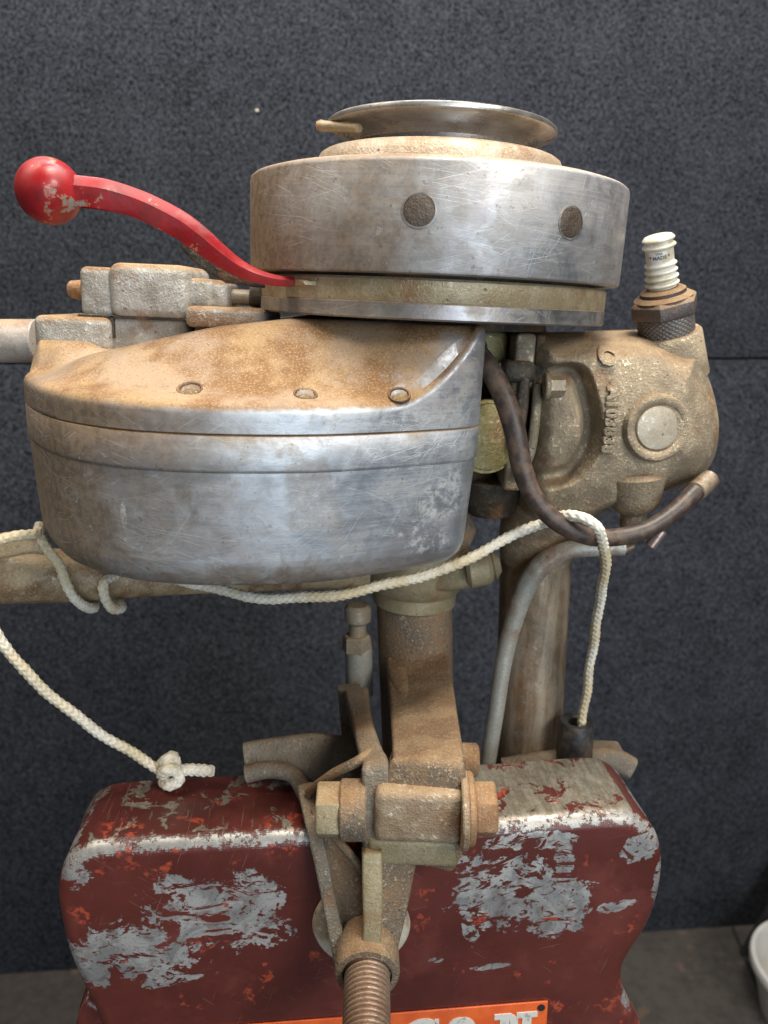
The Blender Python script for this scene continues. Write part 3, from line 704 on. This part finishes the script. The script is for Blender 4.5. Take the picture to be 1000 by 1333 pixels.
# ---- tank
half = [(-.203, 0), (-.1995, -.030), (-.1850, -.061), (-.1600, -.0915), (-.1330, -.1085), (-.1050, -.1148), (-.0740, -.1128), (-.0440, -.1045), (-.0160, -.0905), (.0040, -.0785), (.0145, -.0710), (.0195, -.0645), (.0212, -.0570), (.0205, -.042), (.0195, -.02), (.0195, 0)]
half = [(x if x > -.1 else -.1 + (x + .1) * .94, y) for x, y in half]
full = half + [(x, -y) for x, y in half[-2:0:-1]]
OUT = resample(catmull([np.array(p) for p in full], 10, True), n=640, closed=True)
def spine(P): 
    return np.stack([np.clip(P[:, 0], -.155, -.040), np.zeros(len(P))], 1)
SP = spine(OUT); DL = np.linalg.norm(SP - OUT, axis=1)
def inset(d):
    return OUT + (SP - OUT) * (np.minimum(d, DL) / DL)[:, None]
def sstep(t): t = np.clip(t, 0, 1); return t * t * (3 - 2 * t)
Z_RIM, Z_PLAT = -.0405, -.0097
def z_rim(x): return Z_RIM + (Z_PLAT - Z_RIM) * np.clip((x + .024) / .042, 0, 1) ** 2.2
def z_plat(x): return np.interp(x, [-.20, -.165, -.15, -.125, -.10, -.065, .1], [-.0365, -.0340, -.0290, -.0225, -.0160, -.0105, Z_PLAT])
DIMPLES = [(118, 496, .0044, .0010), (247, 505, .0049, .0030), (398, 512, .0047, .0032), (520, 513, .0044, .0030), (455, 500, .0036, .0009)]
SEAT_X, SEAT_Z = E(152, 443, -.036)[0], E(90, 444, -.034)[2]
def top_h(P, d):
    x = P[:, 0]; zr = z_rim(x); zp = z_plat(x)
    w = (.018 + .030 * sstep((x + .19) / .09)) * (1 - .80 * sstep((x + .044) / .055))
    rt = sstep((x + .055) / .055); start = .006 * (1 - rt)
    s = sstep((d - start) / w) ** (1.25 - .55 * rt)
    ledge = np.where(x < -.12, 0, 0)
    h = zr + (zp - zr) * s + .0012 * np.clip(d / .02, 0, 1) * (1 - s)
    # the raised seat of the tiller at the left end, faired into the lid
    k = sstep((SEAT_X - x) / .016) * sstep((.046 - np.abs(P[:, 1])) / .013) * sstep((d - .0008) / .009)
    return h + (SEAT_Z - h) * k
# where the screws sit on the shoulder
dim = []
for u, v, r, dep in DIMPLES:
    dd = ROT.T @ ray(u, v); c = ROT.T @ CAM; p = None
    for z in np.linspace(-.046, -.012, 200):          # first place where the sight line is above the casting
        q_ = c + dd * ((z - c[2]) / dd[2]); k = np.argmin(np.linalg.norm(OUT - q_[:2], axis=1))
        ins_ = (SP[k] - OUT[k]) @ (q_[:2] - OUT[k]) > 0; d_ = np.linalg.norm(OUT[k] - q_[:2])
        if not ins_: break
        p = q_
        if float(top_h(q_[None, :2], np.array([d_]))[0]) < z: break
    dim.append((p, r, dep))
rows = []; M_R = 100
for j in range(M_R):
    t_ = (j / (M_R - 1)) ** 1.35
    d = .0045 + (DL - .0046) * t_
    P = inset(d); h = top_h(P, d)
    for p, r, dep in dim:
        rr = np.linalg.norm(P - p[:2], axis=1); h = h - dep * (1 - sstep((rr - r * .55) / (r * .45)))
    rows.append([(a[0], a[1], b) for a, b in zip(P, h)])
rows = rows[::-1]
for ins, dz in ((.0030, -.0003), (.0018, -.0009), (.0009, -.0018), (.0002, -.0032), (0, -.0045)):
    P = inset(ins); rows.append([(a[0], a[1], z + dz) for a, z in zip(P, z_rim(OUT[:, 0]))])
for f_ in (.3, .6, .85, 1.0):
    rows.append([(a[0], a[1], (z - .0045) * (1 - f_) + -.0523 * f_) for a, z in zip(OUT, z_rim(OUT[:, 0]))])
def wall_rows(spec):
    o = []
    for ins, z in spec: P = inset(ins); o.append([(a[0], a[1], z) for a in P])
    return o
rows += wall_rows([(.0008, -.0528), (.004, -.0530)])
top = MB().rings(rows).build('tank_top', M['tank'], mo, angle=50)
for p, r, dep in dim:
    k = np.argmin(np.linalg.norm(OUT - p[:2], axis=1)); e_ = .002
    def hz(q): kk = np.argmin(np.linalg.norm(OUT - q, axis=1)); return float(top_h(q[None], np.array([np.linalg.norm(OUT[kk] - q)]))[0])
    gx = (hz(p[:2] + [e_, 0]) - hz(p[:2] - [e_, 0])) / (2 * e_); gy = (hz(p[:2] + [0, e_]) - hz(p[:2] - [0, e_])) / (2 * e_)
    ax = Vector((-gx, -gy, 1)).normalized(); o = Vector(p) + ax * .00005
    bw = MB().lathe([(r * 1.06, -.0012), (r * 1.04, 0), (r * .97, .0001), (r * .86, -.0007), (r * .74, -.0019), (0, -.0021)], o, ax, 28).build('screw_recess', M['plugrust'], top, angle=80)
    if dep > .001:
        MB().lathe([(r * .54, -.0024), (r * .52, -.0016), (r * .36, -.0012), (0, -.0011)], o + Vector((0, .0006, 0)), ax, 20).build('screw', M['screw'], top)
bb = wall_rows([(.006, -.0530), (.0008, -.0530), (.0003, -.0532), (.00005, -.0535), (-.0001, -.0664), (.0001, -.0673), (.0007, -.0678), (.005, -.0678)])
body_rows = [(.005, -.0675), (.0009, -.0675), (.0009, -.0690)]
rfil = .015; zbot = -.1195
for k in range(6): body_rows.append((.0009 + .0027 * k / 5, -.0695 + (zbot + rfil + .0695) * k / 5))
for k in range(1, 9):
    a = math.pi / 2 * k / 8; body_rows.append((.0036 + rfil * (1 - math.cos(a)), zbot + rfil * (1 - math.sin(a))))
body_rows += [(.04, zbot - .0003), (.07, zbot - .0003)]
tank = MB().rings(wall_rows(body_rows)).build('fuel_tank', M['tank'], mo, angle=55)
MB().rings(bb).build('tank_band', M['tank'], tank, angle=60)

# ---- carburettor and its boxes on the tank top
cb = pbox(140, 245, 343, 416, -.030, .050).build('carburettor', M['castalu'], mo, bevel=.0050, seg=6)
pbox(103, 147, 347, 413, -.0265, .042).build('float_chamber', M['castalu'], cb, bevel=.0034, seg=5)
pbox(101, 246, 411.5, 415.5, -.0285, .046).build('gasket', M['dark'], cb, bevel=.0004)
pbox(232, 277, 362, 403, -.024, .036).build('throat', M['castalu'], cb, bevel=.003)
pbox(268, 296, 368, 402, -.022, .03).build('throat_collar', M['castalu'], cb, bevel=.002)
cyl(E(290, 386, -.008), E(352, 388, -.008), .0036).build('shaft', M['boltsteel'], cb)
cyl(E(326, 386, -.008), E(352, 388, -.008), .0050).build('shaft_end', M['dark'], cb)
pbox(252, 352, 424, 475, -.026, .045).build('flange_pedestal', M['castalu'], cb, bevel=.003)
pbox(240, 346, 400, 428, -.036, .055).build('lower_flange', M['castalu'], cb, bevel=.003)
pbox(100, 244, 411, 470, -.026, .045).build('mount_flange', M['castalu'], cb, bevel=.0025)
pbox(144, 148, 411, 440, -.0285, .02).build('flange_gap', M['dark'], cb)
sc = E(97, 377, -.004)
cyl(sc + np.array([.004, 0, 0]), sc - np.array([.0026, 0, 0]), .0048, .0042, 24, .001).build('end_screw', M['rustbolt'], cb)
pbox(43, 142, 412, 460, -.033, .055).build('tiller_mount', M['castalu'], mo, bevel=.0035, seg=4)
cyl(E(-90, 444, -.005), E(50, 444, -.005), .0108, None, 40).build('tiller_tube', M['tiller'], mo)

# ---- crankcase and the dark corner behind the tank
ck = MB().lathe([(0, -.012), (.034, -.012), (.036, -.02), (.034, -.10), (.030, -.105), (0, -.105)], (.012, .020, 0), (0, 0, 1), 64).build('crankcase', M['dark'], mo)
MB().lathe([(0, -.0085), (.06, -.0085), (.06, -.0125), (0, -.0125)], (0, .01, 0), (0, 0, 1), 64).build('crankcase_lid', M['dark'], ck)
pbox(664, 690, 434, 640, -.030, .06).build('flange', M['cylinder'], ck, bevel=.002)
pbox(690, 702, 436, 634, -.026, .05).build('flange', M['dark'], ck, bevel=.001)
pbox(622, 662, 430, 478, -.012, .03).build('boss', M['brass'], ck, bevel=.004)
pbox(655, 700, 470, 500, -.034, .02).build('lug', M['dark'], ck, bevel=.004)
cyl(E(712, 503, -.0400), E(735, 503, -.0400), .0048, None, 6, .0005, .3).build('flange_bolt', M['boltsteel'], ck, angle=30)
cyl(E(708, 503, -.0400), E(715, 503, -.0400), .0062, None, 28).build('bolt_washer', M['cylinder'], ck)
bar([(700, 500, -.036, 12, .01), (697, 545, -.040, 13, .01), (690, 590, -.040, 13, .01), (676, 622, -.036, 12, .01)], .002).build('flange_rim', M['barrel'], ck)
bar([(684, 470, -.032, 14, .01), (680, 530, -.036, 16, .01), (672, 585, -.036, 14, .01)], .002).build('flange_rim', M['dark'], ck)
bar([(640, 478, -.030, 26, .012), (655, 520, -.030, 26, .012), (664, 560, -.030, 22, .012)], .004).build('intake_rib', M['olive'], ck)
bc = E(636, 569, -.030)
MB().lathe([(0, .002), (.0150, .0022), (.0163, .0012), (.0166, -.0002), (.0180, -.0004), (.0184, -.002), (.0178, -.004), (.0150, -.005), (.0150, -.03), (0, -.03)], bc, (.30, -1, .08), 48).build('brass_cap', M['brass'], ck)
cyl(E(640, 622, -.004), E(640, 668, -.004), .017, .012).build('drain_boss', M['dark'], ck)

# ---- cylinder casting: a water jacket with a rounded head, a window that shows the barrel
jo = [(682, 434), (720, 432), (770, 431), (830, 429), (876, 430), (900, 432), (905, 448), (908, 468), (917, 500), (923, 540), (920, 578), (910, 604), (894, 622), (874, 634), (846, 641), (800, 648), (770, 655), (740, 672), (705, 676), (676, 664), (668, 640), (668, 560), (672, 480)]
Yc = .004
J = np.array([[E(u, v, Yc)[0], E(u, v, Yc)[2]] for u, v in jo])
J = resample(catmull([p for p in J], 8, True), n=260, closed=True)
cen = np.array([E(800, 540, Yc)[0], E(800, 540, Yc)[2]])
def poly_dist(P, Q):                        # distance of points P to closed polyline Q
    A = Q; Bq = np.roll(Q, -1, 0); best = np.full(len(P), 9.)
    for a, b in zip(A, Bq):
        ab = b - a; t = np.clip(((P - a) @ ab) / (ab @ ab + 1e-12), 0, 1); best = np.minimum(best, np.linalg.norm(P - (a + t[:, None] * ab), axis=1))
    return best
win = np.array([[E(u, v, -.036)[0], E(u, v, -.036)[2]] for u, v in [(655, 484), (700, 478), (742, 474), (760, 480), (770, 505), (777, 545), (774, 580), (762, 606), (742, 626), (700, 634), (655, 634)]])
win = resample(catmull([p for p in win], 5, True), n=60, closed=True)
def inside(P, Q):
    c = np.zeros(len(P), bool); j = len(Q) - 1
    for i in range(len(Q)):
        k = ((Q[i, 1] > P[:, 1]) != (Q[j, 1] > P[:, 1])) & (P[:, 0] < (Q[j, 0] - Q[i, 0]) * (P[:, 1] - Q[i, 1]) / (Q[j, 1] - Q[i, 1] + 1e-12) + Q[i, 0]); c ^= k; j = i
    return c
def jacket_y(P):
    """half thickness of the casting at (x, z)"""
    D = poly_dist(P, J); x, z = P[:, 0], P[:, 1]
    xr_ = E(935, 540, Yc)[0]; rr = np.where(x > E(840, 500, Yc)[0], .020, .013)
    rr = .012 + .022 * sstep((x - E(800, 500, Yc)[0]) / .03)
    s = np.clip(D / rr, 0, 1); y = .047 * np.sqrt(np.clip(1 - (1 - s) ** 2, 0, 1))
    # barrel-like belly
    zc = E(800, 545, Yc)[2]; y = y - .010 * np.clip(np.abs(z - zc) / .045, 0, 1.3) ** 2
    ins_ = inside(P, win); dw = poly_dist(P, win); sd = np.where(ins_, dw, -dw)
    groove = sstep((sd + .0018) / .0045); barrel = sstep((sd - .0042) / .0060)
    y = y - .0110 * groove + .0100 * barrel * (1 - .6 * np.clip(np.abs(z - zc) / .035, 0, 1) ** 2)
    return np.maximum(y, .0)
jr = []; MJ = 110
for j in range(MJ):
    t_ = 1 - (j / (MJ - 1)) ** .8 * .995
    t_ = 1 - .995 * (j / (MJ - 1)) ** 1.4
    P = cen + (J - cen) * t_; y = jacket_y(P)
    jr.append([(a[0], Yc - b, a[1]) for a, b in zip(P, y)])
jb = [[(a[0], Yc + .045 * math.sqrt(max(0, 1 - t_ ** 6)), a[1]) for a in cen + (J - cen) * t_] for t_ in (.6, .8, .9, .96, .99)]
cylr = MB().rings(jr[::-1] + jb[::-1]).build('cylinder', M['cylinder'], mo, angle=75)
def jac(u, v):
    Y = -.04
    for _ in range(8):
        p = E(u, v, Y); Y = Yc - float(jacket_y(np.array([[p[0], p[2]]]))[0])
    return E(u, v, Y)
bp = jac(856, 557); br_ = 43.5 * mpp(bp)
MB().lathe([(br_ * 1.10, -.006), (br_ * 1.04, -.0006), (br_ * .97, .0014), (br_ * .88, .0018), (br_ * .76, .0011), (br_ * .71, .0003), (br_ * .68, -.0004)], bp, (.10, -1, .06), 64).build('plug_ring', M['cylinder'], cylr)
MB().lathe([(br_ * .69, -.002), (br_ * .68, .0001), (br_ * .64, .0008), (br_ * .5, .0011), (0, .0012)], bp, (.10, -1, .06), 64).build('core_plug', M['coreplug'], cylr)
# raised foundry marks
def on_jac(u0, v0, rot):
    c = jac(u0, v0); s = mpp(c)
    def f(x, y, z):
        X = x * math.cos(rot) - y * math.sin(rot); Z = x * math.sin(rot) + y * math.cos(rot)
        px_, pz_ = c[0] + X, c[2] + Z; Y = Yc - float(jacket_y(np.array([[px_, pz_]]))[0])
        return Vector((px_, Y - z, pz_))
    return f, s
f, s = on_jac(794, 548, R_(-90)); text('cast_number', 'A103838', 21 * s, M['cylinder'], f, .0011, cylr, 1.12)
f, s = on_jac(789, 464, 0); text('cast_letter', 'C', 30 * s, M['cylinder'], f, .0016, cylr)
# spark plug boss
b0 = E(872, 462, -.012); pax = Vector((-.30, -.19, 1)).normalized()
def pp(h): return Vector(E(868, 436, -.012)) + pax * h
cyl(pp(-.022), pp(.0015), .0185, .0165, 40, .001).build('plug_boss', M['cylinder'], cylr)
# lower boss, its plug and pipe
cyl(E(826, 612, -.030), E(826, 664, -.030), .0155, .0118, 32, .0025).build('drain_boss', M['cylinder'], cylr)
cyl(E(826, 660, -.030), E(824, 686, -.030), .0066, None, 24).build('drain_stub', M['cylinder'], cylr)
cyl(E(846, 712, -.022), E(862, 690, -.022), .0030, .0030, 16).build('copper_end', M['pewter'], cylr)
bar([(752, 716, -.012, 16, .008), (800, 718, -.012, 14, .008), (826, 710, -.012, 8, .008)], .002).build('pipe_nut', M['pipe'], cylr)

# ---- spark plug
sp = MB().lathe([(0, -.004), (.0128, -.004), (.0130, .0), (.0131, .0105), (.0126, .0110), (0, .0110)], pp(0), pax, 48)
# knurl: crossed ridges on the lower body
kn = MB(); seg, nrw = 120, 44; kr_ = []
e1 = Vector((1, 0, 0)); e1 = (e1 - pax * e1.dot(pax)).normalized(); e2 = pax.cross(e1)
for i in range(nrw + 1):
    hh = .0005 + .0100 * i / nrw; row = []
    for k in range(seg):
        a = 2 * math.pi * k / seg
        f_ = max(math.cos(30 * a + hh * 2900), math.cos(30 * a - hh * 2900))
        r = (.0130 + .00048 * f_); row.append(pp(0) + pax * hh + (e1 * math.cos(a) + e2 * math.sin(a)) * r)
    kr_.append(row)
plug = kn.rings(kr_).build('spark_plug', M['plugsteel'], mo, angle=80)
cyl(pp(-.006), pp(.0008), .0118, None, 40).build('gasket', M['plugsteel'], plug)
hx = MB().lathe([(0, .0100), (.0140, .0100), (.0166, .0112), (.0166, .0172), (.0142, .0190), (0, .0190)], pp(0), pax, 6, .12).build('hex_nut', M['plughex'], plug, angle=20, bevel=.0004, seg=2)
MB().lathe([(.0139, .0190), (.0120, .0203), (.0108, .0206), (.0106, .0222), (.0090, .0232), (.0070, .0238), (0, .0238)], pp(0), pax, 40).build('gland', M['plugrust'], plug)
prof = [(0, .0225), (.0078, .0225)]
def rib(h, r, t=.0011):
    return [(.0063, h - t * 1.3), (r - .0006, h - t * .75), (r, h - t * .2), (r, h + t * .2), (r - .0006, h + t * .7), (.0063, h + t * 1.2)]
for h, r in ((.0255, .0079), (.0286, .0078), (.0316, .0076), (.0347, .0075)): prof += rib(h, r)
prof += [(.0064, .0368), (.0064, .0412)]
for h, r in ((.0432, .0077), (.0464, .0074)): prof += rib(h, r, .0012)
prof += [(.0052, .0482), (0, .0484)]
ins = MB().lathe(prof, pp(0), pax, 48).build('insulator', M['ceramic'], plug, angle=60)
def on_ins(h0, sz):
    def f(x, y, z):
        a = -math.pi / 2 - .30 + x / .0064
        return pp(0) + pax * (h0 + y) + (e1 * math.cos(a) + e2 * math.sin(a)) * (.00642 + z)
    return f
text('print', '* MADE *', .0024, M['ink'], on_ins(.0388, 0), .00005, plug)
text('print', 'U.S.A.', .0013, M['ink'], on_ins(.0408, 0), .00005, plug)

# ---- ignition cable
cpath = [(612, 448, -.030), (632, 472, -.042), (654, 512, -.050), (670, 560, -.055), (680, 610, -.058), (696, 648, -.060), (726, 680, -.061), (765, 698, -.060), (805, 699, -.058), (845, 688, -.055), (878, 666, -.050), (903, 642, -.044), (921, 626, -.038)]
cb_r = [.0046, .0048, .0050, .0050, .0048, .0045, .0043, .0042, .0042, .0042, .0042, .0044, .0043]
cab = tube([E(*p) for p in cpath], cb_r, 24).build('ignition_cable', M['cable'], mo)
cyl(E(906, 640, -.0435), E(926, 622, -.037), .0050, .0047, 24).build('cable_end', M['pipe'], cab)

# ---- exhaust elbow, pipe and cooling pipe
ex = tube([E(775, 626, .004), E(742, 640, .004), (E(712, 662, .008)), E(700, 690, .012), E(698, 722, .016)], [.017, .0205, .0222, .0212, .0205], 40).build('exhaust_elbow', M['cylinder'], mo)
pi_ = cyl(E(698, 715, .018), E(680, 1120, .018), .0202, .0202, 56).build('exhaust_pipe', M['pipe'], mo)
tube([E(812, 712, -.014), E(772, 713, -.014), E(738, 717, -.014), E(706, 734, -.013), E(684, 766, -.011), E(668, 812, -.009), E(656, 860, -.008), E(645, 930, -.008), E(632, 1010, -.008), E(620, 1090, -.008)],
     [.0046, .0046, .0050, .0056, .0056, .0050, .0048, .0047, .0047, .0047], 24).build('cooling_pipe', M['greypipe'], mo)

# ---- swivel tube, collar, bolts
sw = cyl(E(539, 770, .020), E(545, 1000, .020), .0222, .0222, 56, .001).build('swivel_tube', M['bracket'], mo)
MB().lathe([(0, 0), (.0225, 0), (.0243, .0012), (.0246, .009), (.0285, .013), (.0305, .022), (.030, .05), (0, .05)], E(539, 783, .020), (0, 0, 1), 56).build('collar', M['olive'], sw)
bar([(560, 748, -.006, 44, .02), (592, 745, -.010, 46, .022), (612, 742, -.012, 46, .02)], .004).build('clamp_ear', M['olive'], sw)
cyl(E(606, 742, -.008), E(640, 737, -.008), .0105, .0098, 28, .002).build('clamp_knob', M['olive'], sw)
cyl(E(638, 737, -.008), E(651, 734, -.008), .0082, .0065, 24, .002).build('clamp_knob_end', M['olive'], sw)
prism([(596, 664), (612, 668), (621, 690), (613, 712), (598, 722)], .0, .02).build('locking_fin', M['bracket'], sw, bevel=.0015)
# adjusting bolt
ab = cyl(E(467, 842, .010), E(468, 905, .010), .0078, .0082, 28, .001).build('adjusting_bolt', M['greypipe'], mo)
cyl(E(464, 826, .010), E(465, 846, .010), .0082, .0090, 6, .0008, .2).build('nut', M['boltsteel'], ab, angle=25)
cyl(E(466, 806, .010), E(465, 832, .010), .0050, .0050, 24).build('shank', M['boltsteel'], ab)
cyl(E(466, 787, .010), E(466, 811, .010), .0078, .0076, 24, .002).build('bolt_head', M['boltsteel'], ab)

# ---- swivel bracket: arms reaching over the stand, then dropping in front of it
sb_ = bar([(543, 852, .004, 82, .020), (546, 880, -.020, 84, .018), (552, 935, -.066, 88, .016), (556, 972, -.096, 92, .016), (557, 990, -.106, 96, .016), (555, 1015, -.1085, 104, .018), (552, 1060, -.1085, 116, .018), (548, 1098, -.108, 112, .018), (543, 1122, -.104, 96, .016)], .0022, n=6).build('swivel_bracket', M['bracket'], mo)
bar([(463, 896, -.022, 32, .012), (470, 935, -.058, 28, .012), (481, 975, -.092, 32, .013), (488, 995, -.1045, 36, .014), (490, 1030, -.108, 38, .016), (487, 1080, -.109, 34, .016), (486, 1124, -.108, 28, .016)], .0025, n=6).build('bracket_arm', M['bracket_grey'], sb_)
bar([(455, 900, -.018, 30, .014), (456, 940, -.022, 26, .014), (458, 975, -.03, 22, .012)], .003).build('arm_root', M['bracket_grey'], sb_)
bar([(514, 870, -.014, 26, .016), (524, 905, -.040, 24, .02), (527, 945, -.072, 16, .02), (520, 975, -.094, 8, .014)], .004).build('arm_rib', M['bracket'], sb_)
# boss of the pivot bolt
bz = E(548, 1066, -.118)
def pxb(u0, u1, v0, v1, Y, d): return pbox(u0, u1, v0, v1, Y, d)
pxb(487, 606, 1033, 1101, -.1140, .012).build('pivot_boss', M['bracket_worn'], sb_, bevel=.0042, seg=5)
pxb(478, 598, 1094, 1130, -.1105, .014).build('boss_foot', M['olive'], sb_, bevel=.003, seg=3)
ay = -.106
axr = lambda u, v=1054: E(u, v, ay)
pb = cyl(axr(413), axr(445), .0128, None, 6, .0008, .26).build('pivot_bolt', M['olive'], mo, angle=25, bevel=.0005, seg=2)
cyl(axr(443), axr(478), .0133, None, 32, .0008).build('bolt_collar', M['bracket'], pb)
cyl(axr(598, 1052), axr(607, 1052), .0178, None, 40, .0006).build('washer', M['bracket_worn'], pb)
cyl(axr(606, 1052), axr(616, 1052), .0160, None, 40, .0008).build('washer', M['rustbolt'], pb)
cyl(axr(615, 1053), axr(645, 1053), .0124, None, 6, .0012, .26).build('nut', M['rustbolt'], pb, angle=25, bevel=.0005, seg=2)
cyl(E(585, 988, -.060), E(622, 990, -.060), .0085, None, 28, .001).build('rear_bolt', M['bracket'], pb)

# ---- clamp bracket hooked over the stand
cl = bar([(318, 990, -.055, 46, .010), (352, 985, -.055, 48, .010), (400, 986, -.055, 62, .010), (440, 990, -.055, 64, .010), (474, 990, -.055, 60, .010)], .003).build('clamp_bracket', M['bracket_grey'], mo)
bar([(318, 1008, -.0635, 24, .014), (350, 1002, -.0635, 23, .014), (380, 1008, -.066, 22, .016), (398, 1034, -.078, 22, .018)], .004).build('hook_lip', M['bracket_grey'], cl)
bar([(397, 1020, -.076, 22, .014), (408, 1075, -.095, 20, .016), (420, 1130, -.104, 19, .016), (433, 1195, -.112, 19, .018), (446, 1258, -.119, 20, .018)], .0014).build('left_rib', M['bracket_grey'], cl)
bar([(398, 1034, -.084, 12, .010), (430, 1010, -.094, 12, .010), (468, 990, -.0995, 14, .012), (486, 978, -.094, 16, .012)], .002).build('strut', M['bracket'], cl)
bar([(484, 1112, -.116, 26, .016), (485, 1160, -.121, 27, .018), (485, 1205, -.124, 25, .02), (482, 1250, -.126, 24, .02)], .0012).build('centre_rib', M['olive'], cl)
prism([(404, 1052, -.090), (440, 1100, -.098), (476, 1125, -.104), (478, 1190, -.109), (470, 1262, -.114), (444, 1262, -.114), (424, 1160, -.103)], -.1, .006).build('web', M['bracket'], cl, bevel=.001)
prism([(492, 1110, -.110), (536, 1116, -.106), (542, 1128, -.106), (530, 1190, -.112), (514, 1256, -.118), (492, 1258, -.118)], -.1, .012).build('web', M['bracket'], cl, bevel=.0018)
bar([(430, 1084, -.103, 10, .008), (452, 1108, -.108, 11, .008), (478, 1138, -.114, 13, .01)], .002).build('strut', M['bracket'], cl)
scw = E(478, 1268, -.128)
MB().lathe([(0, -.020), (.0128, -.020), (.0142, -.012), (.0146, -.001), (.0138, .0008), (.0112, .0010), (.0108, -.001), (0, -.001)], scw, (0, -1, -.06), 48).build('screw_boss', M['bracket'], cl)
# clamp screw with a real thread
th = MB(); pr = []; L = .075; pitch = .00245; nst = int(L / pitch * 12); segt = 48; axs = Vector((.012, -1, -.06)).normalized(); f1 = Vector((1, 0, 0)); f1 = (f1 - axs * f1.dot(axs)).normalized(); f2 = axs.cross(f1)
for i in range(nst):
    hh = -.012 + L * i / (nst - 1); row = []
    for k in range(segt):
        a = 2 * math.pi * k / segt; ph_ = (hh / pitch - k / segt) % 1.0
        tri = 1 - abs(ph_ * 2 - 1); r = .0087 + .0014 * min(1, max(0, (tri - .12) * 1.7))
        row.append(Vector(scw) + axs * hh + (f1 * math.cos(a) + f2 * math.sin(a)) * r)
    pr.append(row)
screw = th.rings(pr).build('clamp_screw', M['thread'], mo, angle=80)
pc = E(470, 1213, -.100)
MB().lathe([(0, 0), (.0215, 0), (.0232, .0010), (.0238, .003), (.0225, .0052), (.012, .0075), (.008, .02), (0, .02)], (pc[0], -.0925, pc[2]), (0, -1, 0), 56).build('pad', M['pad'], screw)

# ---- steering handle running out to the left under the tank
sh_ = tube([E(-90, 752, -.020), E(0, 750, -.018), E(110, 749, -.012), E(200, 748, -.006), E(320, 746, .004), E(480, 742, .012)], [.0155, .0150, .0140, .0118, .0105, .0100], 40, dome=False).build('steering_handle', M['tan'], mo)
bar([(-40, 716, -.034, 30, .006), (0, 711, -.036, 34, .006), (36, 706, -.036, 30, .006), (62, 712, -.034, 22, .006)], .002).build('handle_flap', M['tan'], sh_)
# rails behind the stand's top edge
rb = bar([(655, 1000, -.012, 26, .012), (700, 992, -.012, 26, .012), (760, 986, -.008, 26, .012), (800, 990, -.006, 30, .012), (826, 1003, -.006, 30, .012)], .004).build('rear_rail', M['bracket_grey'], mo)
pxb(738, 812, 976, 992, .004, .012).build('rail_block', M['bracket_grey'], rb, bevel=.002)

# ================================================================== THE STARTER ROPE
RR = .00262
rope = empty('starter_rope', (0, 0, 0)); 
def braid(pts, r=RR, step=.00034, seg=28):
    P = resample(catmull([np.asarray(p) for p in pts], 12), step=step); T, N, B = frames(P)
    a = np.linspace(0, 2 * math.pi, seg, endpoint=False); L = np.arange(len(P)) * step; rings = []
    tri = np.abs(((a / (2 * math.pi) * 4) % 1.0) * 2 - 1)
    ph0 = random.random() * 9; wob = 1 + .045 * np.sin(L * 310 + ph0) * np.sin(L * 127 + 2) + .03 * np.sin(L * 900 + ph0)
    P = P + .00035 * np.stack([np.sin(L * 190 + ph0), np.sin(L * 143 + 1), np.cos(L * 171 + ph0)], 1)
    for i in range(len(P)):
        w = np.cos(2 * math.pi * L[i] / .0034 + 2.6 * math.pi * tri * .55)
        rad = r * wob[i] * (.92 + .075 * w + .05 * np.cos(8 * a) * 1.0)
        rings.append(P[i] + rad[:, None] * (np.cos(a)[:, None] * N[i] + np.sin(a)[:, None] * B[i]) + np.array([0, 0, H]))
    return MB().rings(rings)
def rw(L): return [W(*p) for p in L]
main = [(757, 950, -.012), (760, 925, -.012), (768, 870, -.018), (780, 790, -.034), (788, 735, -.054), (782, 694, -.0668), (764, 677, -.0675), (742, 672, -.062), (722, 675, -.051), (706, 681, -.044), (690, 687, -.044), (640, 711, -.050), (590, 737, -.056), (520, 757, -.062), (440, 774, -.064), (370, 779, -.060), (310, 774, -.054), (250, 758, -.048), (180, 742, -.043)]
braid(rw(main)).build('cord', M['rope'], rope, angle=80)
tail = [(150, 748, -.026), (136, 757, -.0375), (138, 778, -.0385), (147, 793, -.034), (158, 790, -.024), (150, 775, -.0)]
braid(rw(tail)).build('cord', M['rope'], rope, angle=80)
loop = [(-60, 722, -.062), (-20, 708, -.060), (16, 698, -.054), (44, 696, -.046), (50, 690, -.036), (52, 684, -.030), (56, 703, -.0385), (66, 722, -.0405), (78, 738, -.0395), (86, 757, -.0385), (97, 778, -.037), (112, 791, -.030), (124, 790, -.018), (118, 774, .002)]
braid(rw(loop)).build('cord', M['rope'], rope, angle=80)
free = [(-70, 700, -.070), (-50, 760, -.074), (-6, 822, -.074), (26, 866, -.072), (76, 914, -.068), (132, 955, -.064), (176, 983, -.060), (206, 1000, -.058), (216, 1004, -.058)]
braid(rw(free)).build('cord', M['rope'], rope, angle=80)
kn_ = [(208, 1001, -.057), (216, 990, -.0625), (224, 986, -.060), (228, 996, -.0545), (222, 1010, -.0535), (213, 1018, -.058), (220, 1023, -.0635), (231, 1017, -.0625), (231, 1005, -.0615), (219, 1000, -.0648), (212, 1008, -.0612), (222, 1004, -.0575), (240, 1003, -.058), (262, 1003, -.059), (278, 1003, -.060)]
braid(rw(kn_), RR * 1.18).build('knot', M['rope'], rope, angle=80)
hp0, hp1 = W(751, 938, -.010), W(744, 1030, -.010)
ax_ = Vector(hp0 - hp1).normalized(); Lh = float(np.linalg.norm(hp0 - hp1)); hr = 23 * mpp(hp0, False)
MB().lathe([(0, 0), (hr * 1.05, 0), (hr * 1.02, Lh * .4), (hr * .98, Lh - .002), (hr * .90, Lh), (hr * .62, Lh), (hr * .50, Lh - .0012), (hr * .46, Lh - .008), (0, Lh - .008)], Vector(hp1) + Vector((0, 0, H)), ax_, 40).build('pull_handle', M['rubber'], rope)
tag(rope, 'cream braided starter rope with end knot and black rubber pull handle, draped under the tank', 'starter rope')
